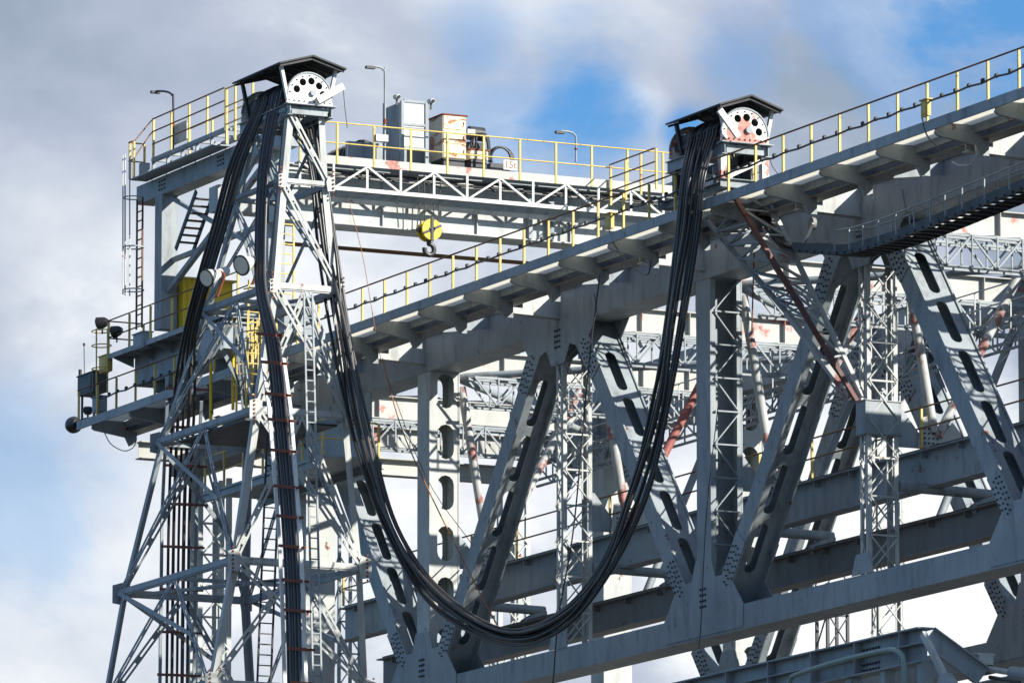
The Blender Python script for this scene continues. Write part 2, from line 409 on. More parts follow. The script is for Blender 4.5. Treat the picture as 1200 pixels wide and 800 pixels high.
# cross girders (deep plates seen face on) and lattice girders between the two trusses
for x in ND[:-1]:
    mb = MB(); mb.ibeam(W(x+.1, 1.01, 34.62), W(x+.1, 10.19, 34.62), .72, .34, .03)
    for k in range(1, 6): mb.box(W(x+.12, 1+k*1.55, 34.3), W(x+.26, 1.02+k*1.55, 34.94))
    mb.build('cross_girder', 'girder', boom)
    for (xo, z0, z1) in ((1.2, 33.15, 34.0), (-3.6, 34.75, 35.6)):
        mb = MB(); X = x+xo
        for z in (z0, z1):
            for e in (-.2, .2): mb.bar(W(X+e, 1.0, z), W(X+e, 10.2, z), .07, .07)
        n = 12; dd = 9.2/n
        for k in range(n):
            a, b = 1.0+k*dd, 1.0+(k+1)*dd
            for e, w in ((-.26, .05), (.26, .05)):
                za, zb = (z0, z1) if k % 2 else (z1, z0)
                mb.bar(W(X+e, a, za), W(X+e, b, zb), w, w); mb.bar(W(X+e*1.12, b, z0), W(X+e*1.12, b, z1), w*.8, w*.8)
            mb.bar(W(X-.2, a, z1+.06), W(X+.2, b, z1+.06), .04, .03)
        mb.build('lattice_girder', 'paint' if xo != 4.4 else 'pale', boom)
# light walkway trusses running along inside the boom, each with its own thin rails
for (dy, z0, z1) in ((7.8, 32.5, 33.15),):
    mb = MB()
    for e in (-.3, .3):
        for z in (z0, z1): mb.bar(W(-204, dy+e, z), W(-131, dy+e, z), .07, .07)
        for k in range(57):
            a_, b_ = -204+k, -203+k; mb.bar(W(a_, dy+e*1.15, z0 if k % 2 else z1), W(b_, dy+e*1.15, z1 if k % 2 else z0), .04, .04); mb.bar(W(b_, dy+e*1.2, z0), W(b_, dy+e*1.2, z1), .04, .04)
    for k in range(57): mb.bar(W(-203.9+k, dy-.3, z1+.05), W(-203.9+k, dy+.3, z1+.05), .04, .04)
    wt = mb.build('walkway_truss', 'paint', boom)
    for h_ in (.5, 1.0):
        mb = MB(); mb.bar(W(-204, dy-.32, z1+h_), W(-131, dy-.32, z1+h_), .035, .035)
        if h_ == 1.0:
            for k in range(28): mb.bar(W(-203+k*2, dy-.35, z1), W(-203+k*2, dy-.35, z1+1), .035, .035)
        mb.build('handrail', 'pale', wt)
# cross beams at the lower level
for x in (-204.0,):
    mb = MB(); mb.ibeam(W(x, 1.01, 24.6), W(x, 10.19, 24.6), .5, .3, .03); mb.build('floor_beam', 'pale', boom)
# wind bracing in plan under the top chords
for i in range(len(ND)-1):
    a, b = ND[i], ND[i+1]; s = i % 2
    mb = MB(); mb.tube([W(a, 1 if s else 10.2, 34.2), W(b, 10.2 if s else 1, 34.2)], .11, 8); mb.build('wind_brace', 'paint', boom)

# inner runway beams
for (dy, z0, z1, m, w) in ((2.0, 27.40, 28.43, 'paint', .5), (3.3, 26.05, 26.92, 'brown', .5)):
    mb = MB(); mb.ibeam(W(-205, dy, (z0+z1)/2), W(-130, dy, (z0+z1)/2), z1-z0, w, .035)
    for k in range(36): mb.box(W(-204+k*2, dy-.2, z1-.2), W(-203.97+k*2, dy-.015, z1-.04))
    b = mb.build('inner_beam', m, boom)
    mb = MB(); mb.bar(W(-205, dy, z1+.05), W(-130, dy, z1+.05), .08, .09); mb.build('rail', 'dark', b)
def railing(parent, pts, post_h, mids, mname='yellow', rname='railrust', every=1.6, pr=.030, rr=.024, toe=True):
    """pts = list of world points at deck level"""
    tot = 0; seg = []
    for a, b in zip(pts[:-1], pts[1:]): seg.append((a, b, (b-a).length))
    posts = []
    for a, b, l in seg:
        n = max(1, round(l/every))
        for k in range(n): posts.append(lerp(a, b, k/n))
    posts.append(pts[-1])
    for p in posts:
        mb = MB(); mb.bar(p, p+ZV*post_h, pr*2, pr*2, side=XV); mb.build('rail_post', mname, parent)
    for h in [1.0]+list(mids):
        mb = MB(); mb.tube([p+ZV*(post_h*h+(.02 if h == 1.0 else 0))+V((0, -.04, 0)) for p in pts], rr, 6); mb.build('handrail' if h == 1.0 else 'mid_rail', rname, parent)
railing(boom, [W(-204.5, 1.7, 28.45), W(-131, 1.7, 28.45)], 1.05, [.5], every=3.0)

# knee braces and hangers at each panel node
for x in ND[1:-1]:
    m = 'redpale'
    mb = MB(); mb.tube([W(x+.1, 1.2, 33.9), W(x+.1, 2.1, 28.9)], .13, 10); mb.build('hanger', m, boom)
    mb = MB(); mb.tube([W(x+.15, 2.2, 28.8), W(x+.15, 5.2, 34.2)], .13, 10); mb.build('knee_brace', m if x != -186.0 else 'red', boom)
    mb = MB(); mb.plate([(-.5, 0), (.9, 0), (.9, .35), (.55, .75), (.25, .35), (-.1, .9), (-.4, .8)], W(x+.1, 2.1, 28.46), YV, ZV, V((.03, 0, 0))); gp = mb.build('gusset_plate', 'pale', boom)
    bo = MB(); bolts(bo, W(x+.132, 2.1, 28.6), YV, ZV, XV, [(i*.13-.3, j*.13) for i in range(4) for j in range(4)], .03, .03); bo.build('bolt_cluster', 'bolt', gp)
    mb = MB(); mb.tube([W(x+.2, 1.0, 28.0-.62), W(x+.2, 3.9, 27.33)], .14, 12); mb.tube([W(x+.2, 3.2, 26.9), W(x+.2, 3.9, 27.33)], .14, 10); mb.build('strut', 'paint', boom)
    mb = MB(); mb.tube([W(x-.3, 10.0, 33.6), W(x-.3, 7.4, 27.8)], .12, 8); mb.build('knee_brace', 'paint', boom)
    mb = MB(); mb.plate([(0, 0), (1.0, 0), (.1, 1.1), (0, 1.1)], W(x+.05, 1.0, 28.45), YV, ZV, V((.03, 0, 0))); mb.build('bracket', 'paint', boom)

# outboard runway girder + walkway
GD, OE = -1.7, -3.3
mb = MB(); mb.ibeam(W(-213.6, GD, 35.18), W(-130, GD, 35.18), .84, .5, .04); rg = mb.build('runway_girder', 'brown', boom)
mb = MB(); mb.bar(W(-213.6, GD, 35.66), W(-130, GD, 35.66), .08, .12); mb.build('rail', 'dark', rg)
mb = MB(); mb.bar(W(-214.0, OE, 35.02), W(-130, OE, 35.02), .05, .26, side=YV); mb.bar(W(-214.0, OE+.07, 35.16), W(-130, OE+.07, 35.16), .12, .03, side=YV); mb.build('edge_channel', 'paint', boom)
mb = MB(); mb.bar(W(-213.6, -2.08, 35.0), W(-130, -2.08, 35.0), .1, .2, side=YV); mb.build('stringer', 'paint', boom)
mb = MB(); mb.box(W(-213.95, OE+.03, 35.11), W(-130, -2.15, 35.135)); mb.build('walkway_deck', 'grate', boom)
k = 0; x = -212.9
while x < -131:
    mb = MB(); mb.plate([(0, -.12), (0, .13), (1.55, .13), (1.55, -.62), (1.3, -.62), (1.18, -.34), (.1, -.18)], W(x, OE+.03, 34.96), YV, ZV, V((.03, 0, 0)))
    mb.plate([(0, -.12), (.1, -.18), (1.18, -.34), (1.3, -.62), (1.3, -.66), (1.15, -.38), (.08, -.22), (0, -.16)], W(x-.04, OE+.03, 34.96), YV, ZV, V((.11, 0, 0)))
    mb.build('walkway_bracket', 'paint', boom); x += 3.05
railing(boom, [W(-213.9, OE, 35.1), W(-130.5, OE, 35.1)], 1.02, [], every=1.55)
# clipped cable along the railing
pts = []; clipp = []; x = -212.0
while x < -147:
    pts.append(W(x, OE-.06, 35.62+.025*math.sin(x*4.05))); 
    clipp.append(x); x += .69
mb = MB(); mb.tube(pts, .028, 6); rc = one('rail_cable', mb, 'black', 'thin black cable clipped along the yellow railing of the top walkway', 'cable')
for x in clipp: mb = MB(); mb.bar(W(x, OE-.06, 35.65), W(x+.1, OE-.06, 35.67), .07, .09); mb.build('clip', 'roof', rc)
# transverse brackets carrying the runway off the chord
for x in ND:
    mb = MB(); mb.plate([(0, 34.55), (0, 35.28), (-1.15, 35.28), (-1.15, 34.745), (-1.95, 34.745), (-1.95, 34.60)], W(x, 0, 0), YV, ZV, V((.04, 0, 0)))
    mb.plate([(0, 34.50), (0, 34.545), (-1.95, 34.595), (-1.95, 34.56)], W(x-.15, 0, 0), YV, ZV, V((.34, 0, 0)))
    mb.build('outrigger_bracket', 'pale', boom)
for x in [ND[i]+4.5 for i in range(len(ND)-1)]:
    mb = MB(); mb.plate([(0, 34.9), (0, 35.28), (-1.5, 34.74), (-1.5, 34.7)], W(x, 0, 0), YV, ZV, V((.04, 0, 0))); mb.build('outrigger_bracket', 'paint', boom)
# far side runway the same
mb = MB(); mb.ibeam(W(-213.6, 12.9, 35.18), W(-130, 12.9, 35.18), .84, .5, .04); rg = mb.build('runway_girder', 'brown', boom)
mb = MB(); mb.bar(W(-213.6, 12.9, 35.66), W(-130, 12.9, 35.66), .08, .12); mb.build('rail', 'dark', rg)
for x in ND:
    mb = MB(); mb.plate([(0, 34.55), (0, 35.28), (1.45, 34.74), (1.45, 34.6)], W(x, 11.2, 0), YV, ZV, V((.04, 0, 0))); mb.build('outrigger_bracket', 'paint', boom)
# end of the boom on the left: end frame under the runway
mb = MB(); mb.ibeam(W(-213.5, -1.4, 34.3), W(-213.5, 12.6, 34.3), .55, .5, .03); mb.build('end_girder', 'girder', boom)
mb = MB(); mb.box(W(-214, -.1, 33.6), W(-207.52, .9, 34.2)); mb.build('end_beam', 'brown', boom)
mb = MB(); mb.ibeam(W(-207.3, -1.4, 34.2), W(-207.3, 12.6, 34.2), .7, .5, .03); mb.build('end_girder', 'girder', boom)
mb = MB(); mb.box(W(-206.5, -2.2, 31.9), W(-197.5, -.3, 31.98)); mb.ibeam(W(-206.6, -2.2, 31.78), W(-197.5, -2.2, 31.78), .24, .14, .02); mb.ibeam(W(-206.6, -.25, 31.78), W(-197.5, -.25, 31.78), .24, .14, .02)
mb.build('lower_platform', 'paint', boom)
railing(boom, [W(-206.4, -2.15, 31.98), W(-197.6, -2.15, 31.98), W(-197.6, -.3, 31.98)], 1.05, [.5], rname='yellow', every=1.5)
mb = MB(); mb.plate([(0, 34.2), (5.5, 34.2), (5.5, 32.2), (3.6, 32.0), (.2, 32.0)], W(-204.2, -.02, 0), XV, ZV, V((0, -.05, 0))); mb.build('end_plate', 'paint', boom)

# ladder column below the left end
for (xx, dyy, zt) in ((-213.2, 1.0, 33.5), (-213.2, 11.6, 33.5)):
    mb = MB(); hx = .3
    for sx in (-1, 1):
        for sy in (-1, 1): mb.bar(W(xx+sx*hx, dyy+sy*.5, -ZO+.2), W(xx+sx*hx, dyy+sy*.5, zt), .16, .14)
    mb.box(W(xx-.6, dyy+.32, -ZO+.2), W(xx-.55, dyy+.6, zt))
    z = 12.0
    while z < zt-1:
        mb.bar(W(xx+.38, dyy-.45, z), W(xx+.38, dyy+.45, z+1.0), .06, .04); mb.bar(W(xx+.43, dyy+.45, z), W(xx+.43, dyy-.45, z+1.0), .06, .04)
        mb.bar(W(xx+.34, dyy-.5, z), W(xx+.34, dyy+.5, z), .1, .06); z += 1.0
    o = mb.build('lattice_column', 'pale'); tag(o, 'slim pale lattice column '+('under the left end of the boom, beside the cable risers' if dyy < 5 else 'behind the middle of the boom, standing farthest back'), 'lattice column')
for (px_, nm) in ((404, 'slim X-laced steel mast close behind the right leg of the left tower'), (545, 'slim X-laced steel mast seen between the slotted post and the first diagonal'), (975, 'slim X-laced steel mast seen under the lower chord between the right diagonals')):
    p = PY(px_, 700, 16.0 if px_ > 500 else 3.0); mb = MB()
    for sx in (-.35, .35):
        for sy in (-.35, .35): mb.bar(V((p.x+sx, p.y+sy, .1)), V((p.x+sx, p.y+sy, 33.0 if px_ < 700 else 31)), .09, .09)
    z = 14.0
    while z < 32:
        mb.bar(V((p.x+.39, p.y-.35, z)), V((p.x+.39, p.y+.35, z+1)), .05, .03); mb.bar(V((p.x+.43, p.y+.35, z)), V((p.x+.43, p.y-.35, z+1)), .05, .03); mb.bar(V((p.x+.36, p.y-.35, z)), V((p.x+.36, p.y+.35, z)), .05, .05)
        mb.bar(V((p.x-.35, p.y-.39, z)), V((p.x+.35, p.y-.39, z+1)), .03, .05); z += 1.0
    one('lattice_mast', mb, 'dark' if px_ > 700 else 'paint', nm, 'mast')

# ================================================================== LEFT FESTOON TOWER
TC = -6.8
lev = []
for (fx, fy, rx, lx) in ((338, 128, 380, 296), (330, 212, 384, 276), (320, 335, 396, 240), (299, 480, 407, 187), (274, 656, 424, 143), (247, 800, 431, 118)):
    hy = .6
    for _ in range(20):
        F_ = PY(fx, fy, TC-hy)
        R_ = proj(V((F_.x, Y0+TC+hy, F_.z)))[0]; hy *= 1+.5*((rx-R_)/(rx-fx)) if abs(rx-R_) > .05 else 1
    F_ = PY(fx, fy, TC-hy); xl = Xat(lx, TC-hy, F_.z-ZO)
    lev.append((F_.x, xl, hy, F_.z))
# carry the legs on down to the ground
a, b = lev[-2], lev[-1]
for z in (18.0, 9.0, .15):
    t = (z-b[3])/(b[3]-a[3]); lev.append(tuple(b[i]+(b[i]-a[i])*t*(1 if i == 3 else .6) for i in range(3))+(z,))
tower = thing('festoon_tower', 'tall four-legged steel lattice tower with roofed cable saddle on top, left of the boom', 'lattice tower', V((lev[-1][0]-4, Y0+TC, 0)))
def corners(l): return [V((l[0], Y0+TC-l[2], l[3])), V((l[0], Y0+TC+l[2], l[3])), V((l[1], Y0+TC+l[2], l[3])), V((l[1], Y0+TC-l[2], l[3]))]   # F R B L
for c in range(4):
    mb = MB()
    for i in range(len(lev)-1):
        p, q = corners(lev[i])[c], corners(lev[i+1])[c]; sy = 1 if c in (0, 3) else -1; sx = -1 if c in (0, 1) else 1
        mb.bar(p+YV*sy*.095, q+YV*sy*.095, .19, .025, side=YV, eb=.0); mb.bar(p+XV*sx*.11, q+XV*sx*.11, .025, .18, side=YV)
    mb.build('leg', 'pale' if c in (0, 1) else 'paint', tower)  # sun-facing legs get the lighter paint: their lit side is put into the colour
def ch_brace(mb, a, b, w, n):
    """double angle brace with batten gaps"""
    d = (b-a).normalized(); s = d.cross(n).normalized()
    mb.bar(a+s*w*.36, b+s*w*.36, .03, w*.34, side=n); mb.bar(a-s*w*.36, b-s*w*.36, .03, w*.34, side=n)
    L_ = (b-a).length; k = .4
    while k < L_-.4:
        mb.bar(a+d*k+n*.012, a+d*(k+.25)+n*.012, .02, w*.5, side=n); k += .9
for i in range(len(lev)-1):
    A, B = corners(lev[i]), corners(lev[i+1])
    for fc, (u, v, nn) in enumerate(((0, 1, XV), (3, 0, -YV), (2, 1, YV), (3, 2, -XV))):
        w = .16 if i < 2 else .22
        beam = MB(); off = nn*.03
        beam.bar(A[u]+off, A[v]+off, .10, w, side=nn); beam.bar(A[u]+off*3.2, A[v]+off*3.2, .02, w*.6, side=nn); beam.build('frame_beam', 'pale' if fc == 0 else 'paint', tower)  # beams of the sunlit front face coloured paler than the shaded faces
        m = (A[u]+A[v])/2
        br = MB()
        if i < 2:
            ch_brace(br, A[u]+off*2, B[v]+off*2, .17, nn); 
            if fc in (1, 2): ch_brace(br, A[v]+off*3, B[u]+off*3, .13, nn)
        else:
            ch_brace(br, m+off*2, B[u]+off*2, .18, nn); ch_brace(br, m+off*2.5, B[v]+off*2.5, .18, nn)
            if fc != 0: br.bar(A[u]+off*4, lerp(m, B[v], .55)+off*4, .03, .13, side=nn)
            else: ch_brace(br, A[u]+off*4, B[v]+off*4, .2, nn)
        br.build('brace', 'pale' if fc == 0 else 'paint', tower)  # front braces paler too, sunlight put into their colour
    if i in (2, 3, 4):
        dk = MB(); dk.bar(lerp(A[3], A[0], .5)-ZV*.05, lerp(A[2], A[1], .5)-ZV*.05, .16, .1); dk.bar(A[3]-ZV*.1, A[1]-ZV*.1, .1, .1); dk.build('plan_brace', 'paint', tower)
# plates at the joints
for i in range(1, 6):
    A = corners(lev[i])
    for c in range(4):
        gp = MB(); s = .24 if i > 2 else .16
        sg = -1 if c in (0, 3) else 1
        gp.plate([(-s, -s*1.2), (s*.4, -s*1.4), (s*.7, s*.3), (s*.3, s*1.4), (-s, s)], A[c]+V((.14 if c in (0, 1) else -.16, 0, 0)), YV*-sg, ZV, V((.02, 0, 0)))
        gg = gp.build('gusset_plate', 'pale' if c in (0, 1) else 'paint', tower)  # sunny-side plates lightened to match, light put into the colour
        if c in (0, 1):
            bo = MB(); bolts(bo, A[c]+V((.162, 0, 0)), YV*-sg, ZV, XV, [(-.1, j*.12) for j in range(-3, 4)], .03, .03); bo.build('bolt_cluster', 'rust', gg)

def saddle(parent, xf, xb, dyc, zc, R, face, plate_mat):
    """drum with axis along X; the half disc with five holes closes its front"""
    o = W(xf, dyc, zc-ZO)
    mb = MB()
    arc = [(R*1.08*math.cos(math.pi*k/18), R*1.08*math.sin(math.pi*k/18)) for k in range(19)]
    outer = arc+[(-R*1.12, -.22), (R*1.12, -.22)]
    hs = [circ(R*.66*math.cos(a), R*.66*math.sin(a)+.04, R*.165) for a in [math.radians(q) for q in (8, 45, 82, 119, 158)]]
    for xx in (xf, xb):
        mb = MB(); mb.plate(outer, W(xx, dyc, zc-ZO), YV, ZV, V((.04, 0, 0)), hs); sp_ = mb.build('side_plate', plate_mat, parent)
        mb = MB(); mb.tube([W(xx+.03, dyc+u*1.0, zc-ZO+v*1.0) for u, v in arc], .035, 6); mb.build('rim', 'paint', sp_)
        if xx == xf:
            bo = MB(); bolts(bo, W(xx+.042, dyc, zc-ZO), YV, ZV, XV, [(u*.88, v*.88) for u, v in arc[1:-1:2]]+[(q*.16, -.14) for q in range(-4, 5)], .022, .03); bo.build('bolt_ring', 'bolt', sp_)
            mb = MB(); mb.cyl(W(xx+.042, dyc+.1, zc-ZO+.12), W(xx+.12, dyc+.1, zc-ZO+.12), .09, 14); mb.build('bearing_cap', 'paint', sp_)
    mb = MB(); R2 = R*.86
    for k in range(18):
        a0, a1 = math.pi*k/18, math.pi*(k+1)/18
        p = W(xb+.05, dyc, zc-ZO)+V((0, R2*math.cos(a0), R2*math.sin(a0))); q = W(xb+.05, dyc, zc-ZO)+V((0, R2*math.cos(a1), R2*math.sin(a1))); dx = V((xf-xb-.06, 0, 0))
        e = V((0, 0, -.03))
        mb.add([p, q, q+dx, p+dx], [(0, 1, 2, 3)])
    mb.build('drum', 'dark', parent)
    # bed frame
    mb = MB()
    for s in (-1, 1):
        mb.ibeam(W(xb-.2, dyc+s*(R*1.0), zc-ZO-.42), W(xf+.15, dyc+s*(R*1.0), zc-ZO-.42), .32, .16, .02)
    for xx in (xb, (xb+xf)/2, xf): mb.bar(W(xx, dyc-R*1.0+.09, zc-ZO-.42), W(xx, dyc+R*1.0-.09, zc-ZO-.42), .12, .22)
    mb.bar(W(xf+.09, dyc-R*1.2, zc-ZO-.262), W(xf+.09, dyc+R*1.2, zc-ZO-.262), .3, .03)
    mb.build('bed_frame', 'paint', parent)
def roof(parent, xf, xb, dyc, zt, hw, rise, drop):
    """three-facet black sheet hood on four struts"""
    prof = [(-hw, -rise), (0, 0), (hw, -rise)]
    mb = MB()
    for (u0, v0), (u1, v1) in zip(prof[:-1], prof[1:]):
        a, b = W(xf, dyc+u0, zt-ZO+v0), W(xf, dyc+u1, zt-ZO+v1); c, d = W(xb, dyc+u1, zt-ZO+v1), W(xb, dyc+u0, zt-ZO+v0); t = ZV*.05
        mb.add([a, b, c, d, a+t, b+t, c+t, d+t], [(0, 1, 2, 3), (7, 6, 5, 4), (0, 4, 5, 1), (2, 6, 7, 3)]+([(3, 7, 4, 0)] if u0 < 0 else [(1, 5, 6, 2)]))
    r = mb.build('roof', 'roof', parent)
    for k in range(6):
        x = lerp(xb+.1, xf-.1, k/5); mb = MB()
        for s in (-1, 1): mb.bar(W(x, dyc+s*hw*.96, zt-ZO-rise*.96-.05), W(x, dyc, zt-ZO-.06), .06, .06)
        mb.build('rafter', 'roof', r)
    for xx in (xf-.35, xb+.3):
        for s in (-1, 1):
            mb = MB(); mb.bar(W(xx, dyc+s*hw*.82, zt-ZO-rise*.8-.03), W(xx, dyc+s*hw*.55, zt-ZO-drop), .11, .09); mb.build('roof_strut', 'white' if xx > (xf+xb)/2 else 'dark', parent)
    return r
# saddle of the left tower
xf = lev[0][0]+.12; c = PX(362, 114, xf); TZ = c.z; TCY = c.y-Y0; RS = .65
saddle(tower, xf, xf-3.2, TCY, TZ, RS, 1, 'white')
rp = PX(363, 68, xf+.1)
roof(tower, xf+.35, xf-3.05, rp.y-Y0, rp.z, 1.05, .30, 1.55)
print('TOWER lev', [tuple(round(v, 2) for v in l) for l in lev], 'saddle', TCY, TZ)
mb = MB(); a = PX(372, 118, xf+.3); b = PX(402, 101, xf+.3); mb.bar(a, b, .1, .2, side=XV); mb.build('davit_arm', 'white', tower)
# davit rope
mb = MB(); mb.tube([b, PX(404, 125, xf+.3), PX(407, 150, xf+.3)], .012, 5); one('davit_rope', mb, 'dark', 'thin rope hanging from the white arm beside the left cable saddle', 'rope')
# intermediate work platform in the left tower and ladders
A = corners(lev[3]); 
mb = MB(); mb.add([lerp(A[0], A[3], .1)-ZV*.14, lerp(A[1], A[2], .1)-ZV*.14, lerp(A[1], A[2], .8)-ZV*.14, lerp(A[0], A[3], .8)-ZV*.14]+[lerp(A[0], A[3], .1)-ZV*.2, lerp(A[1], A[2], .1)-ZV*.2, lerp(A[1], A[2], .8)-ZV*.2, lerp(A[0], A[3], .8)-ZV*.2], [(0, 1, 2, 3), (7, 6, 5, 4), (0, 4, 5, 1), (1, 5, 6, 2), (2, 6, 7, 3), (3, 7, 4, 0)]); mb.build('platform', 'dark', tower)
def ladder(parent, a, b, w=.42, ax=XV, cage=False, m='pale', mc='yellow', step=.3):
    a = V(a); b = V(b); L_ = (b-a).length; d = (b-a).normalized()
    mb = MB()
    for s in (-1, 1): mb.bar(a+ax*(s*w/2), b+ax*(s*w/2), .05, .05)
    k = .15
    while k < L_:
        mb.bar(a+d*k-ax*(w/2-.03), a+d*k+ax*(w/2-.03), .035, .035); k += step
    ld = mb.build('ladder', m, parent)
    if cage:
        n = d.cross(ax).normalized(); 
        if n.dot(V((1, -1, 0))) < 0: n = -n
        mb = MB(); k = 1.0; hoop = [(math.cos(q)*.38, math.sin(q)*.68) for q in [math.pi*j/8 for j in range(9)]]
        while k < L_:
            mb.tube([a+d*k+ax*u+n*v for u, v in hoop], .022, 5); k += 1.25
        for j in (1, 3, 4, 5, 7): mb.bar(a+d*1.0+ax*hoop[j][0]+n*hoop[j][1], b+ax*hoop[j][0]+n*hoop[j][1], .03, .02)
        mb.build('safety_cage', mc, ld)
    return ld
A = corners(lev[3]); B = corners(lev[5]); 
ladder(tower, PY(309, 810, TC-.5), PY(322, 480, TC-.5), .42, YV, m='dark')
ladder(tower, PY(296, 480, TC+.2), PY(300, 330, TC+.2), .42, YV, m='yellow', cage=True)
ladder(tower, PY(372, 810, TC-1.2), PY(361, 345, TC-1.2), .26, YV, m='paint')

# ================================================================== RIGHT SADDLE TOWER
RC = -2.5
xr = PY(870, 160, RC).x; xr += .0
st = thing('saddle_tower', 'small roofed cable saddle tower on the walkway at the right, raking lattice prop below', 'saddle tower', V((xr, Y0+RC, ZO+35.1)))
c = PX(872, 158, xr); saddle(st, xr, xr-3.0, c.y-Y0, c.z, .65, 1, 'redwhite'); SZ = c.z; SCY = c.y-Y0
rp = PX(875, 115, xr); roof(st, xr+.3, xr-2.9, rp.y-Y0, rp.z, .95, .32, 1.5)
mb = MB(); a = PX(843, 129, xr+.35); b = PX(865, 160, xr+.35); mb.bar(a, b, .1, .17, side=XV); mb.build('davit_arm', 'white', st)
zb = PX(850, 212, xr).z
for (xx, m) in ((xr-.05, 'redwhite'), (xr-2.7, 'dark')):
    for s in (-1, 1):
        mb = MB(); mb.bar(V((xx, Y0+SCY+s*.62, zb)), V((xx, Y0+SCY+s*.62, SZ-.58)), .2, .2, side=YV); mb.build('leg', m, st)
mb = MB(); mb.bar(V((xr+.08, Y0+SCY-.55, zb+.1)), V((xr+.08, Y0+SCY+.55, SZ-.65)), .04, .12, side=XV); mb.build('brace', 'white', st)
mb = MB(); mb.bar(V((xr-.2, Y0+SCY-.62, zb+.1)), V((xr-2.6, Y0+SCY-.62, SZ-.65)), .04, .1, side=YV); mb.build('brace', 'paint', st)
# base frame
mb = MB()
for s in (-1, 1): mb.ibeam(V((xr-3.2, Y0+SCY+s*.62, zb-.13)), V((xr+.35, Y0+SCY+s*.62, zb-.13)), .22, .18, .02)
mb.ibeam(V((xr+.35, Y0+SCY-.9, zb-.13)), V((xr+.35, Y0+GD+.6, zb-.13)), .24, .2, .02, side=XV); mb.ibeam(V((xr-3.3, Y0+SCY-.9, zb-.13)), V((xr-3.3, Y0+GD+.6, zb-.13)), .24, .2, .02, side=XV)
mb.build('base_frame', 'paint', st)
# raking lattice prop: four chords that run together at the stiffened box of the lattice column
tip = PY(1004, 470, -.25)
tops = [PX(852, 216, xr+.2), PX(893, 221, xr+.2), PX(826, 256, xr-1.2), PX(858, 236, xr-2.2)]
mids_ = [lerp(tops[0], tip, .62), lerp(tops[1], tip, .55)]
cols = ['oxide', 'pale', 'paint', 'paint']
ends = [tip, tip+V((-.1, .25, .15)), PY(922, 366, -1.4), PY(940, 360, -.9)]
for t, e, m in zip(tops, ends, cols):
    mb = MB(); mb.bar(t, e, .12, .11, side=XV); mb.build('prop_chord', m, st)
mb = MB(); mb.bar(PY(922, 366, -1.4), tip+V((-.2, -.1, .1)), .17, .14, side=XV); mb.build('prop_chord', 'redpale', st)
nb = 0
for (i, j, e2, m) in ((0, 1, 1, 'pale'), (2, 0, 1, 'paint'), (2, 3, 1, 'paint'), (3, 1, 1, 'redpale')):
    mb = MB(); n = 7
    def pt(k, t): return lerp(tops[k], ends[k], t if k < 2 else t)
    for q in range(n):
        t0, t1 = q/n, (q+1)/n
        if (i, j) == (0, 1): t0 *= .8; t1 *= .8
        elif i == 2 or j in (2, 3) or i == 3:
            f = lambda k, t: t if k >= 2 else t*.62
            mb.bar(pt(i, f(i, t0)), pt(j, f(j, t1)), .07, .06); mb.bar(pt(i, f(i, t1)), pt(j, f(j, t1)), .06, .05); continue
        mb.bar(pt(i, t0), pt(j, t1), .07, .06); mb.bar(pt(i, t1), pt(j, t1), .06, .05)
    mb.build('prop_lacing', m, st)
mb = MB(); mb.tube([PX(895, 165, xr), PX(905, 195, xr), PX(925, 222, xr)], .012, 5); one('davit_rope', mb, 'dark', 'thin rope slanting down from the right saddle tower to the walkway', 'rope')

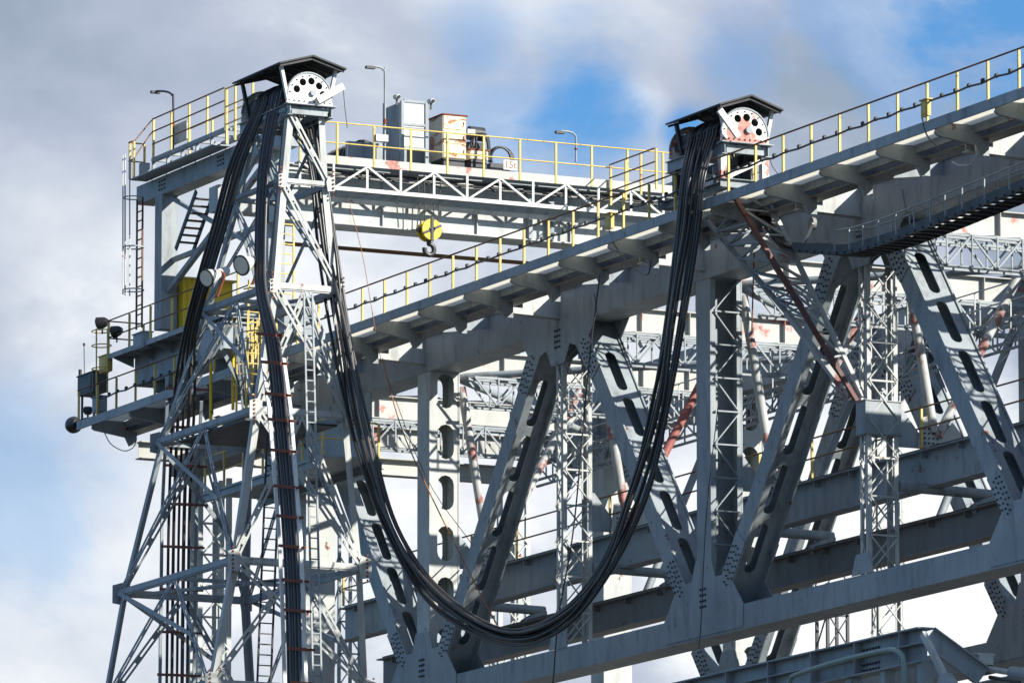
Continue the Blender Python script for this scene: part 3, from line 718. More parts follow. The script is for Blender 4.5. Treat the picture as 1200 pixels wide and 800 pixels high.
# ================================================================== CABLES OVER THE SADDLES
def drum_arc(x, dyc, zc, R):
    return [V((x, Y0+dyc+R*math.cos(a), zc+R*math.sin(a))) for a in [math.radians(q) for q in (180, 155, 130, 105, 80, 55, 30, 8)]]
NC = 10
for i in range(NC):
    near = i >= 5; k = i % 5
    x0 = xf-.42-.19*(k+1)-(0 if near else 1.05)
    R = RS*.86+.06
    up = []
    if near:   # riser down the front of the tower
        o = (k-2)
        for (px, py, dy) in ((346, 830, -9.6), (343, 700, -9.5), (339, 620, -9.3), (328, 480, -8.9), (320, 405, -8.6), (307, 345, -8.3), (305, 300, -8.1), (309, 200, -7.75)):
            sp = 3.5 if py > 400 else 2.6
            up.append(PY(px-o*sp, py, dy-.02*k))
    else:
        o = (k-2)
        for (px, py, dy) in ((207, 830, -6.6), (210, 600, -6.8), (216, 470, -7.6), (222, 395, -8.0), (238, 330, -8.3), (258, 262, -8.1), (278, 190, -7.85)):
            sp = 6.0 if py > 440 else (3.6 if py > 300 else 3.9)
            up.append(PY(px-o*sp, py, dy-.04*k))
    pts = up+drum_arc(x0, TCY, TZ, R)
    # hanging part
    j = i
    rank = (9-k) if near else (4-k); t = (rank+.5)/NC*2-1                        # -1 .. 1 across the bundle
    rnd = random.Random(i*7+3)
    nodes = [(372, 195, -5.95), (386, 300, -5.85), (402, 400, -5.75), (424, 510, -5.6), (460, 620, -5.4), (512, 700, -5.1), (590, 744, -4.7), (655, 728, -4.4), (708, 668, -4.2), (746, 580, -4.05), (773, 480, -3.9), (792, 370, -3.8), (806, 270, -3.7), (813, 205, -3.65)]
    for q, (px, py, dy) in enumerate(nodes):
        w = [10, 10, 11, 11, 11, 10, 9, 9, 10, 11, 12, 13, 14, 14][q]
        nx, ny = (1, 0)
        if 4 <= q <= 8: nx, ny = {4: (.8, -.45), 5: (.55, -.8), 6: (0, -1), 7: (-.3, -1), 8: (-.8, -.6)}[q]
        if q > 8: nx, ny = (-1, -.2)
        jit = rnd.uniform(-3.2, 3.2) if 0 < q < 12 else 0
        pts.append(PY(px+nx*(w*t+jit), py+ny*(w*t+jit), dy+.12*((i*3) % 4-1.5)*.6))
    x1 = xr-.42-rank*.18
    R2 = .65*.86+.06
    arc = drum_arc(x1, SCY, SZ, R2)
    pts += arc
    # down inside the small tower and away along the tray
    s = (i % 5-2)*.09; lay = 0 if near else 1
    pts += [V((x1*.5+xr*.5-.6, Y0+SCY+R2+.0, zb+.3)), PY(900+s*30, 262, -1.75+s), PY(925+s*20, 287+lay*5, -1.6+s)]
    for (px, py) in ((960, 286), (1000, 287), (1045, 277), (1100, 256), (1150, 236), (1215, 210)): pts.append(PY(px, py+lay*5, -1.5+s*1.5))
    mb = MB(); mb.tube(spline(pts, 7), (.047, .058, .042, .052, .046)[i % 5], 8)
    lab = 'black swagged cable that climbs the %s of the left tower to its saddle' % ('front' if near else 'left edge')
    one('festoon_cable', mb, 'cablegrey' if i in (1, 5, 8) else 'black', lab, 'power cable', 'swagged cables from the %s riser' % ('front' if near else 'left'))
# steel clamps that hold the risers
clampg = 'rusty clamps across the front cable riser'
for q, y in enumerate((392, 425, 462, 492, 528, 570, 605, 640, 680, 715, 760, 800)):
    cx = 328+(y-480)*(.086 if y > 480 else .13)-(0 if y > 420 else 1)
    a, b = PY(cx-11.5, y-1, -9.0-(y-400)*.0018), PY(cx+11.5, y+1, -9.0-(y-400)*.0018)
    mb = MB(); mb.bar(a+V((0, -.08, 0)), b+V((0, -.08, 0)), .05, .09); mb.bar(a+V((0, .12, 0)), b+V((0, .12, 0)), .05, .07)
    mb.build('cable_clamp', 'rust', tower)
for y in (455, 500, 545, 590, 640, 690, 740, 790):
    cx = 216-(y-470)*.03; a, b = PY(cx-17, y, -7.1), PY(cx+17, y+1, -7.1)
    mb = MB(); mb.bar(a+V((0, -.12, 0)), b+V((0, -.12, 0)), .05, .08); mb.bar(a+V((0, .3, 0)), b+V((0, .3, 0)), .05, .07); mb.build('cable_clamp', 'rust', tower)
# side channels of the front riser (cable support frame)
for s, m in ((-1, 'white'), (1, 'white')):
    pts = [PY(px+s*12.5, py, dy-.0) for (px, py, dy) in ((320, 420, -8.7), (328, 480, -8.9), (339, 620, -9.3), (343, 700, -9.5), (347, 830, -9.6))]
    mb = MB()
    for p, q in zip(pts[:-1], pts[1:]): mb.bar(p, q, .1, .06, side=YV, eb=.01)
    mb.build('riser_channel', m, tower)
for s in (-1, 1):
    pts = [PY(px+s*20, py, dy) for (px, py, dy) in ((216, 470, -7.2), (210, 600, -6.5), (207, 830, -6.3))]
    mb = MB()
    for p, q in zip(pts[:-1], pts[1:]): mb.bar(p, q, .09, .06, side=YV, eb=.01)
    mb.build('riser_channel', 'paint', tower)

# cable tray along the boom
tray = thing('cable_tray', 'dark curved cable tray with light railing running up to the right edge', 'cable tray', PY(1045, 285, -1.5))
tp = spline([PY(px, py, -1.5) for (px, py) in ((945, 291), (1000, 294), (1045, 284), (1100, 264), (1150, 244), (1225, 214))], 8)
for s in (-.42, .42):
    mb = MB()
    for p, q in zip(tp[:-1], tp[1:]): mb.bar(p+YV*s, q+YV*s, .03, .26, side=YV)
    mb.build('side_rail', 'dark', tray)
mb = MB(); acc = 0
for p, q in zip(tp[:-1], tp[1:]):
    l = (q-p).length; k = 0
    while acc < l:
        c = lerp(p, q, acc/l); mb.box(c+V((-.03, -.47, -.12)), c+V((.03, .47, -.06))); acc += .42
    acc -= l
mb.build('rung', 'dark', tray)
mb = MB()
for s in (-.55, -.15):
    mb.tube([p+YV*s+ZV*.5 for p in tp[8:]], .02, 5)
for p in tp[8::3]:
    mb.bar(p+YV*-.55-ZV*.05, p+YV*-.55+ZV*.5, .03, .03); mb.bar(p+YV*-.15, p+YV*-.15+ZV*.5, .03, .03)
mb.build('guard_rail', 'paint', tray)
mb = MB(); c = PY(952, 262, -1.5); mb.cyl(c-YV*.05, c+YV*.05, .17, 14); mb.build('end_roller', 'brown', tray)
mb = MB(); mb.bar(PY(940, 290, -1.7), PY(953, 262, -1.7), .06, .06); mb.bar(PY(940, 290, -1.7), PY(970, 284, -1.7), .06, .06); mb.build('end_bracket', 'pale', tray)

# ================================================================== GANTRY CRANE ON THE RUNWAYS
GX = -200.7
gc = thing('gantry_crane', 'travelling gantry crane straddling the left half of the boom, its white girder above', 'gantry crane', W(-205.5, -2, 36.1))
def gz(py_at, px=400, x=GX): return PX(px, py_at, x).z-ZO
gb, gt = gz(262), gz(198)
mb = MB(); mb.box(W(GX-.8, -2.3, gb), W(GX, 13.6, gt)); 
mb.box(W(GX-.95, -2.3, gb-.04), W(GX+.12, 13.6, gb-.002)); mb.box(W(GX-.95, -2.3, gt+.002), W(GX+.12, 13.6, gt+.04))
for dyy in (1.2, 4.4, 7.6, 10.8): mb.box(W(GX+.003, dyy, gb), W(GX+.09, dyy+.03, gt-.05))
mg = mb.build('main_girder', 'pale', gc)
mb = MB(); mb.box(W(GX-5.2, -2.3, gb+1.0), W(GX-4.5, 13.6, gt+.1)); mb.build('main_girder', 'pale', gc)
# catwalk truss in front of the girder
cx0 = GX+.8
tz1 = PX(400, 193, cx0).z-ZO; tz0 = PX(400, 221, cx0).z-ZO; tz2 = PX(400, 184, cx0).z-ZO
mb = MB(); L0, L1 = -1.9, 11.6; n = 12; dd = (L1-L0)/n
mb.bar(W(cx0, L0, tz0), W(cx0, L1, tz0), .12, .08, side=ZV); 
for k in range(n+1):
    if k < n:
        za, zb_ = (tz0, tz1) if k % 2 else (tz1, tz0)
        mb.bar(W(cx0+.02, L0+k*dd, za), W(cx0+.02, L0+(k+1)*dd, zb_), .06, .06)
    mb.bar(W(cx0-.02, L0+k*dd, tz0), W(cx0-.02, L0+k*dd, tz1), .07, .06)
mb.build('catwalk_truss', 'white', gc)
mb = MB(); mb.box(W(cx0-.03, L0, tz1), W(cx0+.01, 11.9, tz2+.02)); mb.build('toe_plate', 'girder', gc)
mb = MB(); mb.add([W(cx0, L0, tz0-.045), W(cx0, L1, tz0-.045), W(cx0-.38, L1, tz0-.36), W(cx0-.38, L0, tz0-.36), W(cx0-.03, L0, tz0-.03), W(cx0-.03, L1, tz0-.03), W(cx0-.41, L1, tz0-.34), W(cx0-.41, L0, tz0-.34)], [(0, 1, 2, 3), (7, 6, 5, 4), (0, 4, 5, 1), (1, 5, 6, 2), (2, 6, 7, 3), (3, 7, 4, 0)]); mb.build('shade_band_plate', 'paint', gc)  # added plate, tilted away from the sun to make a dark band
mb = MB(); [mb.box(W(GX+.22+.17*q, L0, tz1-.02), W(GX+.25+.17*q, 11.9, tz1+.03)) for q in range(4)]; mb.build('catwalk_deck', 'paint', gc)
mb = MB()
for k in range(9): mb.bar(W(GX+.1, L0+.4+k*1.5, tz0), W(cx0, L0+.4+k*1.5, tz0), .08, .08)
# conduit and cable runs under the catwalk
mb.build('outrigger', 'paint', gc)
for k, (zz, rr_) in enumerate(((.08, .05), (.2, .04), (.3, .035))):
    mb = MB(); pts = [W(GX+.3+.12*k, L0+.3+q*.5, tz1-zz-.06*abs(math.sin(q*1.7+k))) for q in range(26)]; mb.tube(spline(pts, 3), rr_, 6); mb.build('conduit', 'dark', gc)
# catwalk railing
railing(gc, [W(cx0, -1.9, tz1), W(cx0, 11.7, tz1)], PX(400, 145, cx0).z-ZO-tz1, [.52], rname='yellow', every=1.26)
railing(gc, [W(GX-5.6, 2.5, tz1), W(GX-5.6, 12.6, tz1)], 1.15, [.5], rname='yellow', every=1.5)
mb = MB(); mb.box(W(GX-5.8, -1.9, tz1-.05), W(GX-5.21, 13, tz1)); mb.build('catwalk_deck', 'paint', gc)
# slack tie beam below, rusty
mb = MB(); a = PX(330, 285, -203); b = PX(625, 309, -203); mb.bar(a, b, .1, .11); mb.build('tie_beam', 'railrust', gc)
# near end frame
eb = PY(165, 222, -2).z-ZO
mb = MB(); p, q = PY(161, 221, -2.3), PY(300, 179, -2.3); zE = (p.z+q.z)/2-ZO
mb.box(W(Xat(160, -2.3, zE), -2.3, zE-.3), W(GX+.3, -1.7, zE+.28)); eg = mb.build('end_girder', 'paint', gc)
bo = MB()
for X in (-209.6, -205.0): bolts(bo, W(X, -2.302, zE), XV, ZV, V((0, -1, 0)), [(i*.2, j*.13) for i in (-1, 0, 1) for j in (-1, 0, 1)], .035, .03)
bo.build('bolt_cluster', 'bolt', eg)
x0 = Xat(160, -2.3, zE)
mb = MB(); zR = PY(182, 187, -2.1).z-ZO
xa, xb_ = Xat(180, -2.1, zR), Xat(266, -2.1, zR)
mb.bar(W(xa, -2.1, zR), W(xb_, -2.1, zR), .16, .12)
mb.bar(W(xa, -1.2, zR), W(xb_, -1.2, zR), .16, .12)
for k in range(6): mb.bar(W(lerp(xa, xb_, k/5), -2.1, zE+.281), W(lerp(xa, xb_, k/5), -2.1, zR-.06), .1, .08); mb.bar(W(lerp(xa, xb_, k/5)+.02, -2.02, zR), W(lerp(xa, xb_, k/5)+.02, -1.28, zR), .1, .08)
mb.build('head_frame', 'paint', gc)
xp = Xat(152, -2.9, zE+.34)
mb = MB(); mb.box(W(xp, -2.9, zE+.3), W(xb_+.8, -2.32, zE+.34)); mb.box(W(xa, -2.6, zE+.345), W(xa+.3, -2.35, zE+.85)); mb.build('platform', 'paint', gc)
railing(gc, [W(xp, -2.4, zE+.34), W(xp, -2.9, zE+.34), W(xa+.3, -2.9, zE+.34)], 1.15, [.5], every=.9)
for f_ in (1.0, .55):
    mb = MB(); a = W(xa+.3, -2.9, zE+.34+1.15*f_); b = W(xa+.1, -2.19, zR+.06+1.22*(f_ if f_ == 1 else .68)); mb.tube([a, lerp(a, b, .25), lerp(a, b, .85)+ZV*.02, b], .024, 6); mb.build('handrail', 'railrust', gc)
railing(gc, [W(xa+.1, -2.15, zR+.06), W(xb_, -2.15, zR+.06)], 1.22, [.35, .68], every=1.45)
railing(gc, [W(xa+.1, -.9, zR+.06), W(xb_+1.5, -.9, zR+.06)], 1.0, [.5], rname='yellow', every=1.6)
railing(gc, [W(xb_+.2, -2.2, zE+.5), W(xb_+2.2, -2.2, zE+.5)], 1.7, [.35, .68], rname='yellow', every=.7)
# legs
zB = 37.6
for X in (-209.9, -201.6):
    mb = MB(); mb.box(W(X-.28, -2.3, zB), W(X+.28, -1.75, zE-.302)); mb.build('leg', 'paint', gc)
mb = MB(); mb.bar(W(-209.6, -2.05, zB+1.2), W(-202, -2.05, zE-.5), .16, .16); mb.bar(W(-209.5, -2.05, zE-.4), W(-202, -2.05, zB+1.2), .12, .12); mb.bar(W(-209.6, -1.9, zB+2.2), W(-202, -1.9, zB+2.2), .14, .14); mb.build('brace', 'paint', gc)
# stair up the frame
a, b = PY(206, 292, -2.5), PY(230, 224, -2.5); mb = MB()
mb.bar(a, b, .05, .16, side=YV); mb.bar(a+YV*.6, b+YV*.6, .05, .16, side=YV)
for k in range(1, 8): c = lerp(a, b, k/8); mb.box(c+V((-.12, .03, -.015)), c+V((.12, .57, .015)))
mb.build('stair', 'dark', gc)
ladder(gc, PY(163, 385, -2.75), PY(164, 232, -2.75), .45, XV, m='railrust'); 
mb = MB()
for y in (232, 290, 340):
    c = PY(158, y, -2.95); mb.tube([c+V((.33*math.cos(q), .33*math.sin(q)-.05, 0)) for q in [2*math.pi*j/14 for j in range(15)]], .022, 5)
for q in (-2.6, -2.0, -1.3, 3.1): 
    c0, c1 = PY(158, 345, -2.95), PY(158, 182, -2.95); e = V((.33*math.cos(q), .33*math.sin(q)-.05, 0)); mb.bar(c0+e, c1+e, .035, .025)
mb.build('safety_cage', 'pale', gc)
# end carriage on the runway (near side)
zc1 = PY(170, 409, -2.6).z-ZO
xL = Xat(127, -3.1, zc1)
mb = MB(); mb.box(W(xL+.5, -2.4, zc1-1.0), W(GX+.8, -1.4, zc1-.03)); 
zc_ = 35.95-(zc1-1.0); mb.plate([(0, 0), (1.3, 0), (1.25, -.3), (1.0, -.5), (1.0, zc_), (.1, zc_), (.1, -.4)], W(xL+1.9, -2.38, zc1-1.001), XV, ZV, V((0, .9, 0)))
mb.plate([(0, 0), (1.5, 0), (1.3, -.5), (1.2, zc_), (.3, zc_), (.2, -.5)], W(xL+6.5, -2.38, zc1-1.001), XV, ZV, V((0, .9, 0)))
mb.build('end_carriage', 'paint', gc)
for X in (xL+2.7, xL+7.5):
    mb = MB(); mb.cyl(W(X, -1.85, 35.98), W(X, -1.55, 35.98), .25, 18); mb.build('wheel', 'dark', gc)
mb = MB(); mb.box(W(xL, -3.1, zc1-.02), W(GX+.8, -1.9, zc1+.05)); mb.bar(W(xL, -3.12, zc1-.03), W(GX+.8, -3.12, zc1-.03), .04, .16, side=YV)
for k in range(7): mb.plate([(0, 0), (.7, -.0), (.7, -.35), (0, -.1)], W(xL+.4+k*1.6, -3.1, zc1-.03), YV, ZV, V((.03, 0, 0)))
mb.build('carriage_walkway', 'paint', gc)
railing(gc, [W(xL, -1.9, zc1+.05), W(xL, -3.1, zc1+.05), W(GX+.6, -3.1, zc1+.05)], 1.05, [.5], every=1.6)
# far end frame
for X in (-209.9, -201.6):
    mb = MB(); mb.box(W(X-.28, 12.6, 36.4), W(X+.28, 13.2, zE-.302)); mb.build('leg', 'paint', gc)
mb = MB(); mb.box(W(x0, 12.6, zE-.3), W(GX+.3, 13.2, zE+.28)); mb.build('end_girder', 'paint', gc)
mb = MB(); mb.box(W(-214, 12.5, 36.1), W(GX+.8, 13.3, 36.9)); mb.build('end_carriage', 'paint', gc)
# far platform with rails at the far end of the catwalk
railing(gc, [W(GX+.9, 8.6, tz1-.55), W(GX+4.0, 8.6, tz1-.55)], 1.25, [.35, .68], rname='railrust', every=.9)
railing(gc, [W(GX+.9, 12.3, tz1-.3), W(GX+4.2, 12.3, tz1-.3)], 1.2, [.5], rname='yellow', every=.9)
# diagonal bracing of the far leg seen under the girder
mb = MB(); mb.bar(W(GX, 8.4, gb), W(GX, 10.2, 36.6), .25, .2); mb.bar(W(GX-4, 8.4, gb), W(GX, 12.6, 37.2), .16, .16); mb.build('knee_brace', 'paint', gc)
mb = MB(); mb.bar(W(GX+.1, 6.2, gb), W(GX+.1, 6.2, gt), .12, .15); mb.bar(W(GX+.1, 6.9, gb), W(GX+.1, 6.9, gt), .2, .15); mb.build('web_stiffener', 'paint', gc)

# trolley with its winch on the rails
def boxr(mb, px0, py0, px1, py1, X, dx, back=True):
    a, b = PX(px0, py0, X), PX(px1, py1, X); mb.box((X-dx, a.y, min(a.z, b.z)), (X, b.y, max(a.z, b.z))); return mb
tr = thing('hoist_trolley', 'dark hoist trolley with winch drum on top of the girder beside the white framed panel', 'hoist trolley', PX(440, 198, GX-2.5))
mb = MB(); a = W(GX-4.7, .6, gt+.2); mb.box(W(GX-4.8, .3, gt+.12), W(GX-.3, 5.6, gt+.3)); mb.build('frame', 'paint', tr)
mb = MB(); mb.cyl(W(GX-3.4, 1.2, gt+.8), W(GX-1.2, 1.2, gt+.8), .42, 20); 
for k in range(8): mb.cyl(W(GX-3.3+k*.27, 1.2, gt+.8), W(GX-3.2+k*.27, 1.2, gt+.8), .46, 20)
mb.build('winch_drum', 'dark', tr)
mb = MB(); mb.box(W(GX-3.6, .5, gt+.3), W(GX-3.45, 1.9, gt+1.1)); mb.box(W(GX-1.15, .5, gt+.3), W(GX-1.0, 1.9, gt+1.1)); mb.box(W(GX-1.0, 2.2, gt+.3), W(GX-.5, 3.0, gt+.9)); mb.cyl(W(GX-1.2, 4.2, gt+.7), W(GX-.4, 4.2, gt+.7), .28, 14); mb.build('gearbox', 'paint', tr)
for X in (GX-.5, GX-4.8):
    for dyy in (.8, 5.0): mb = MB(); mb.cyl(W(X, dyy, gt+.22), W(X+.12, dyy, gt+.22), .2, 16); mb.build('wheel', 'dark', tr)
# hook block
cxx = GX+.62; hk = PX(503, 270, cxx)
hb = thing('hook_block', 'yellow hook block with black hook hanging below the gantry girder', 'hook block', PX(503, 297, cxx))
mb = MB()
for s in (-.16, .16):
    mb.tube([hk+V((s-.05, 0, 0)), hk+V((s+.05, 0, 0))], .33, 24)
mb.build('sheave_cover', 'byellow', hb)
mb = MB(); mb.box(hk+V((-.1, -.4, -.05)), hk+V((.1, .4, .06))); mb.tube([hk+V((-.24, 0, 0)), hk+V((.24, 0, 0))], .1, 12); mb.bar(hk+V((.225, -.3, -.14)), hk+V((.225, .3, .14)), .03, .07, side=XV); mb.bar(hk+V((.225, 0, -.38)), hk+V((.225, 0, .38)), .04, .08, side=XV); mb.build('cross_head', 'dark', hb)
h0 = PX(503, 283, cxx); mb = MB(); pts = [h0+V((0, 0, .25)), h0]
for k in range(11):
    a = math.radians(95-k*29); pts.append(h0+V((0, .16*math.cos(a), -.25+.17*math.sin(a))))
mb.tube(spline(pts, 3), [.06]*4+[.075]*(len(spline(pts, 3))-4), 8); mb.build('hook', 'black', hb)
mb = MB()
for (p0, p1) in ((489, 493), (497, 498), (509, 508), (517, 513)): mb.tube([PX(p0, 205, cxx), PX(p1, 262, cxx)], .019, 5)
mb.build('hoist_rope', 'dark', hb)

# ================================================================== THINGS ON THE GANTRY
FX = cx0-.25    # front row on the catwalk
def cabinet(name, px0, py0, px1, py1, X, depth, m, label, parts=True, dark_base=True, sections=3):
    a, b = PX(px0, py0, X), PX(px1, py1, X); t = thing(name, label, 'cabinet', V((X-depth/2, (a.y+b.y)/2, b.z)))
    z0, z1 = b.z, a.z; zs = z0+(.24 if dark_base else 0)
    mb = MB(); mb.box((X-depth, a.y, zs), (X, b.y, z1-.04)); mb.build('housing', m, t)
    mb = MB(); mb.box((X-depth-.04, a.y-.04, z1-.04), (X+.05, b.y+.04, z1)); mb.build('lid', 'rust' if m == 'rustywhite' else 'paint', t)
    for k in range(sections):
        h0, h1 = lerp(zs, z1-.04, k/sections), lerp(zs, z1-.04, (k+1)/sections)
        mb = MB(); mb.box((X+.002, a.y+.03, h0+.02), (X+.022, b.y-.03, h1-.02)); d = mb.build('door', m, t)
        mb = MB(); mb.box((X+.023, b.y-.1, (h0+h1)/2-.05), (X+.04, b.y-.07, (h0+h1)/2+.05)); mb.build('handle', 'dark', d)
    if dark_base: mb = MB(); mb.box((X-depth+.05, a.y+.04, z0), (X-.02, b.y-.04, zs-.001)); mb.build('plinth', 'dark', t)
    return t
cabinet('resistor_cabinet', 519, 133, 546, 196, FX, 1.0, 'rustywhite', 'tall rust-streaked white cabinet on the gantry beside the framed panel')
cabinet('resistor_cabinet', 551, 174, 572, 197, FX, .7, 'rustywhite', 'small low rust-streaked white cabinet right of the tall cabinet', sections=2)
# framed panel (door frame)
t = thing('framed_panel', 'tall white panel in a grey steel frame left of the rusty cabinet', 'panel', PX(484, 200, FX))
a, b = PX(474, 121, FX), PX(497, 173, FX)
for z0, z1 in ((b.z, lerp(b.z, a.z, .42)), (lerp(b.z, a.z, .45), a.z)):
    mb = MB(); mb.box((FX-.06, a.y, z0), (FX-.02, b.y, z1)); mb.build('sheet', 'white', t)
mb = MB(); p0, p1 = PX(472, 118, FX), PX(500, 198, FX)
for yy in (p0.y, p1.y): mb.box((FX-.08, yy-.05, p1.z), (FX+.02, yy+.05, p0.z))
for py in (119, 146, 174, 197): z = PX(484, py, FX).z; mb.box((FX-.07, p0.y+.051, z-.04), (FX+.01, p1.y-.051, z+.04))
mb.build('frame', 'paint', t)
mb = MB(); p2 = PX(464, 118, FX-.1); mb.box((FX-1.1, p0.y-.08, p1.z+.1), (FX-.09, p0.y-.055, p0.z-.05)); mb.bar(V((FX-1.1, p0.y-.1, p1.z)), V((FX-1.1, p0.y-.1, p0.z+.1)), .09, .09, side=YV); mb.build('side_sheet', 'paint', t)
for (px, py, nm) in ((465, 113, 'left'), (505, 118, 'right')):
    t = thing('security_camera', 'small white camera on the %s top corner of the framed panel' % nm, 'camera', PX(px, py+4, FX))
    c = PX(px, py, FX); mb = MB(); mb.tube([c+V((-.12, 0, 0)), c+V((.1, .02, -.03))], .08, 12); mb.build('housing', 'white', t)
    mb = MB(); mb.tube([c+V((.1, .02, -.03)), c+V((.13, .025, -.035))], .055, 12); mb.build('lens', 'glass', t)
    mb = MB(); mb.bar(c+V((0, 0, -.28)), c+V((0, 0, -.08)), .05, .05); mb.build('bracket', 'dark', t)
# motor and hose bundles behind the cabinets
t = thing('winch_motor', 'dark motor with looping hoses between the two rusty cabinets', 'motor', PX(560, 195, FX-1.3))
mb = MB(); mb.cyl(PX(549, 156, FX-1.3), PX(566, 158, FX-1.3), .22, 16); mb.box(PX(548, 166, FX-1.3)+V((-.3, 0, 0)), PX(568, 190, FX-1.3)); mb.build('housing', 'dark', t)
mb = MB(); mb.box(PX(548, 151, FX-1.0)+V((-.3, 0, 0)), PX(557, 157, FX-1.0)); mb.build('terminal_box', 'pale', t)
for k in range(3):
    mb = MB(); mb.tube(spline([PX(552+k*3, 178, FX-1.1+k*.1), PX(553+k*3, 163-k*2, FX-1.1), PX(563+k*3, 158, FX-1), PX(571+k, 166, FX-1), PX(572+k, 188, FX-1)], 5), .035, 7); mb.build('hose', 'black', t)
t = thing('hose_reel', 'dark ring of coiled hoses standing on the catwalk by the 15t board', 'hose reel', PX(587, 197, FX-1))
for k in range(4):
    c = PX(587, 186, FX-1.0-.1*k); mb = MB(); mb.tube([c+V((0, (.34+.03*k)*math.cos(q), .36*math.sin(q))) for q in [math.pi*j/10-.2 for j in range(13)]], .04, 7); mb.build('hose', 'black', t)
mb = MB(); c = PX(587, 197, FX-1.0); mb.box(c+V((-.5, -.4, -.02)), c+V((.1, .4, .12))); mb.build('base', 'dark', t)
# 15t board
a, b = PX(590, 187, cx0+.06), PX(606, 200, cx0+.06); t = thing('load_sign', 'small white board reading 15t on the catwalk railing', 'sign', (a+b)/2)
mb = MB(); mb.box((cx0+.05, a.y, b.z), (cx0+.07, b.y, a.z)); mb.build('board', 'white', t)
cu = bpy.data.curves.new('lettering', 'FONT'); cu.body = '15t'; cu.size = .32; cu.align_x = 'CENTER'; cu.align_y = 'CENTER'; cu.extrude = .002
to = bpy.data.objects.new('lettering', cu); col.objects.link(to); to.rotation_euler = (math.pi/2, 0, math.pi/2); to.location = V((cx0+.073, (a.y+b.y)/2, (a.z+b.z)/2))
bpy.context.view_layer.update()
me = bpy.data.meshes.new_from_object(to); lo = bpy.data.objects.new('lettering', me); col.objects.link(lo); lo.matrix_world = to.matrix_world.copy(); bpy.data.objects.remove(to)
me.materials.clear(); me.materials.append(M['orange']); mw = lo.matrix_world.copy(); lo.parent = t; lo.matrix_parent_inverse = base_of(t); lo.matrix_basis = mw
# lamp posts
def lamp(px, base, top, X, dy, arm, label, by='X'):
    P = (lambda x, y: PX(x, y, X)) if by == 'X' else (lambda x, y: PY(x, y, dy))
    t = thing('lamp_post', label, 'lamp post', P(px, base), 'lamp posts on the gantry crane')
    s = 1
    mb = MB(); mb.tube(spline([P(px, base), P(px, top+10), P(px-1, top+5), P(px-5, top+1.5), P(px-12, top), P(px-arm, top)], 4), .035, 8); mb.build('pole', 'dark' if by == 'Y' else 'paint', t)
    mb = MB(); c = P(px-arm, top+1); mb.box(c+V((-.07, -.18, -.05)), c+V((.07, .12, .03))); mb.build('lamp_head', 'dark', t)
    mb = MB(); mb.tube([P(px, lerp(base, top, .45)), P(px, lerp(base, top, .4))], .055, 8); mb.build('collar', 'rust', t)
lamp(203, 176, 107, 0, -1.9, 20, 'thin curved lamp post on the left end of the gantry crane', 'Y')
lamp(451, 190, 78, cx0-.1, 0, 16, 'tallest curved lamp post, left of the framed white panel')
lamp(675, 190, 154, cx0-4.5, 0, 18, 'short dark lamp post behind the right half of the gantry railing')
mb = MB(); boxr(mb, 441, 157, 455, 166, cx0+.1, .2); one('junction_box', mb, 'white', 'small white box on the foot of the tallest lamp post', 'box')
mb = MB(); a = PY(206, 157, -1.7); mb.box(a+V((-.15, -.1, -.35)), a+V((1.1, 0, .25))); one('sign_board', mb, 'pale', 'blank pale board behind the yellow railing at the upper left', 'board')
# ================================================================== THINGS AT THE LEFT END
t = thing('buffer', 'dark round buffer at the far left tip of the runway', 'buffer', PY(92, 497, -2.6))
c = PY(88, 497, -2.6); mb = MB(); mb.tube([c+V((-.35, 0, 0)), c+V((-.33, 0, 0)), c+V((-.2, 0, 0)), c+V((-.05, 0, 0)), c+V((.25, 0, 0))], [.1, .22, .27, .27, .16], 20); mb.build('pad', 'black', t)
mb = MB(); mb.tube([c+V((.25, 0, 0)), c+V((.9, 0, 0))], .1, 12); mb.build('plunger', 'dark', t)
def eqbox(name, px0, py0, px1, py1, dy, dd, m, label, cat='box', legs=None):
    a, b = PY(px0, py0, dy), PY(px1, py1, dy); t = thing(name, label, cat, V(((a.x+b.x)/2, Y0+dy, b.z)))
    mb = MB(); mb.box((a.x, Y0+dy, b.z), (b.x, Y0+dy+dd, a.z)); mb.build('housing', m, t)
    mb = MB(); mb.box((a.x-.04, Y0+dy-.04, a.z+.001), (b.x+.04, Y0+dy+dd+.04, a.z+.03)); mb.build('lid', m, t)
    w = b.x-a.x; h_ = a.z-b.z
    mb = MB(); mb.box((a.x+w*.12, Y0+dy-.016, b.z+h_*.12), (b.x-w*.12, Y0+dy-.002, a.z-h_*.12)); mb.build('door', m, t)
    if legs:
        mb = MB(); 
        for q in (px0+2, px1-2): 
            p = PY(q, py1, dy); mb.bar(V((p.x, Y0+dy+.1, p.z)), V((p.x, Y0+dy+.1, PY(q, legs, dy).z)), .06, .06, side=YV)
        mb.build('stand', 'dark', t)
    return t
eb_ = eqbox('control_box', 91, 442, 109, 458, -3.0, .5, 'dark', 'dark control box on a stand at the far left end', legs=494)
mb = MB(); p = PY(99, 441, -2.9); mb.tube([p, PY(98.5, 404, -2.9)], .014, 6); mb.tube([PY(98.5, 405, -2.9), PY(98.5, 402, -2.9)], .04, 8); one('antenna', mb, 'dark', 'thin whip antenna above the control box at the far left', 'antenna')
mb = MB(); mb.tube([PY(94, 442, -2.9), PY(94, 433, -2.9)], .06, 10); one('beacon', mb, 'dark', 'stubby dark beacon on top of the far left control box', 'beacon')
eqbox('switch_box', 108, 467, 117, 481, -3.25, .25, 'paint', 'grey switch box on the low walkway railing near the far left end')
t = thing('floodlight', 'dark floodlight low at the left end behind the switch box', 'floodlight', PY(103, 490, -3.0))
c = PY(103, 481, -3.0); mb = MB(); mb.tube([c+V((0, 0, .12)), c+V((0, 0, .02)), c+V((0, 0, -.12))], [.12, .2, .1], 14); mb.build('housing', 'dark', t)
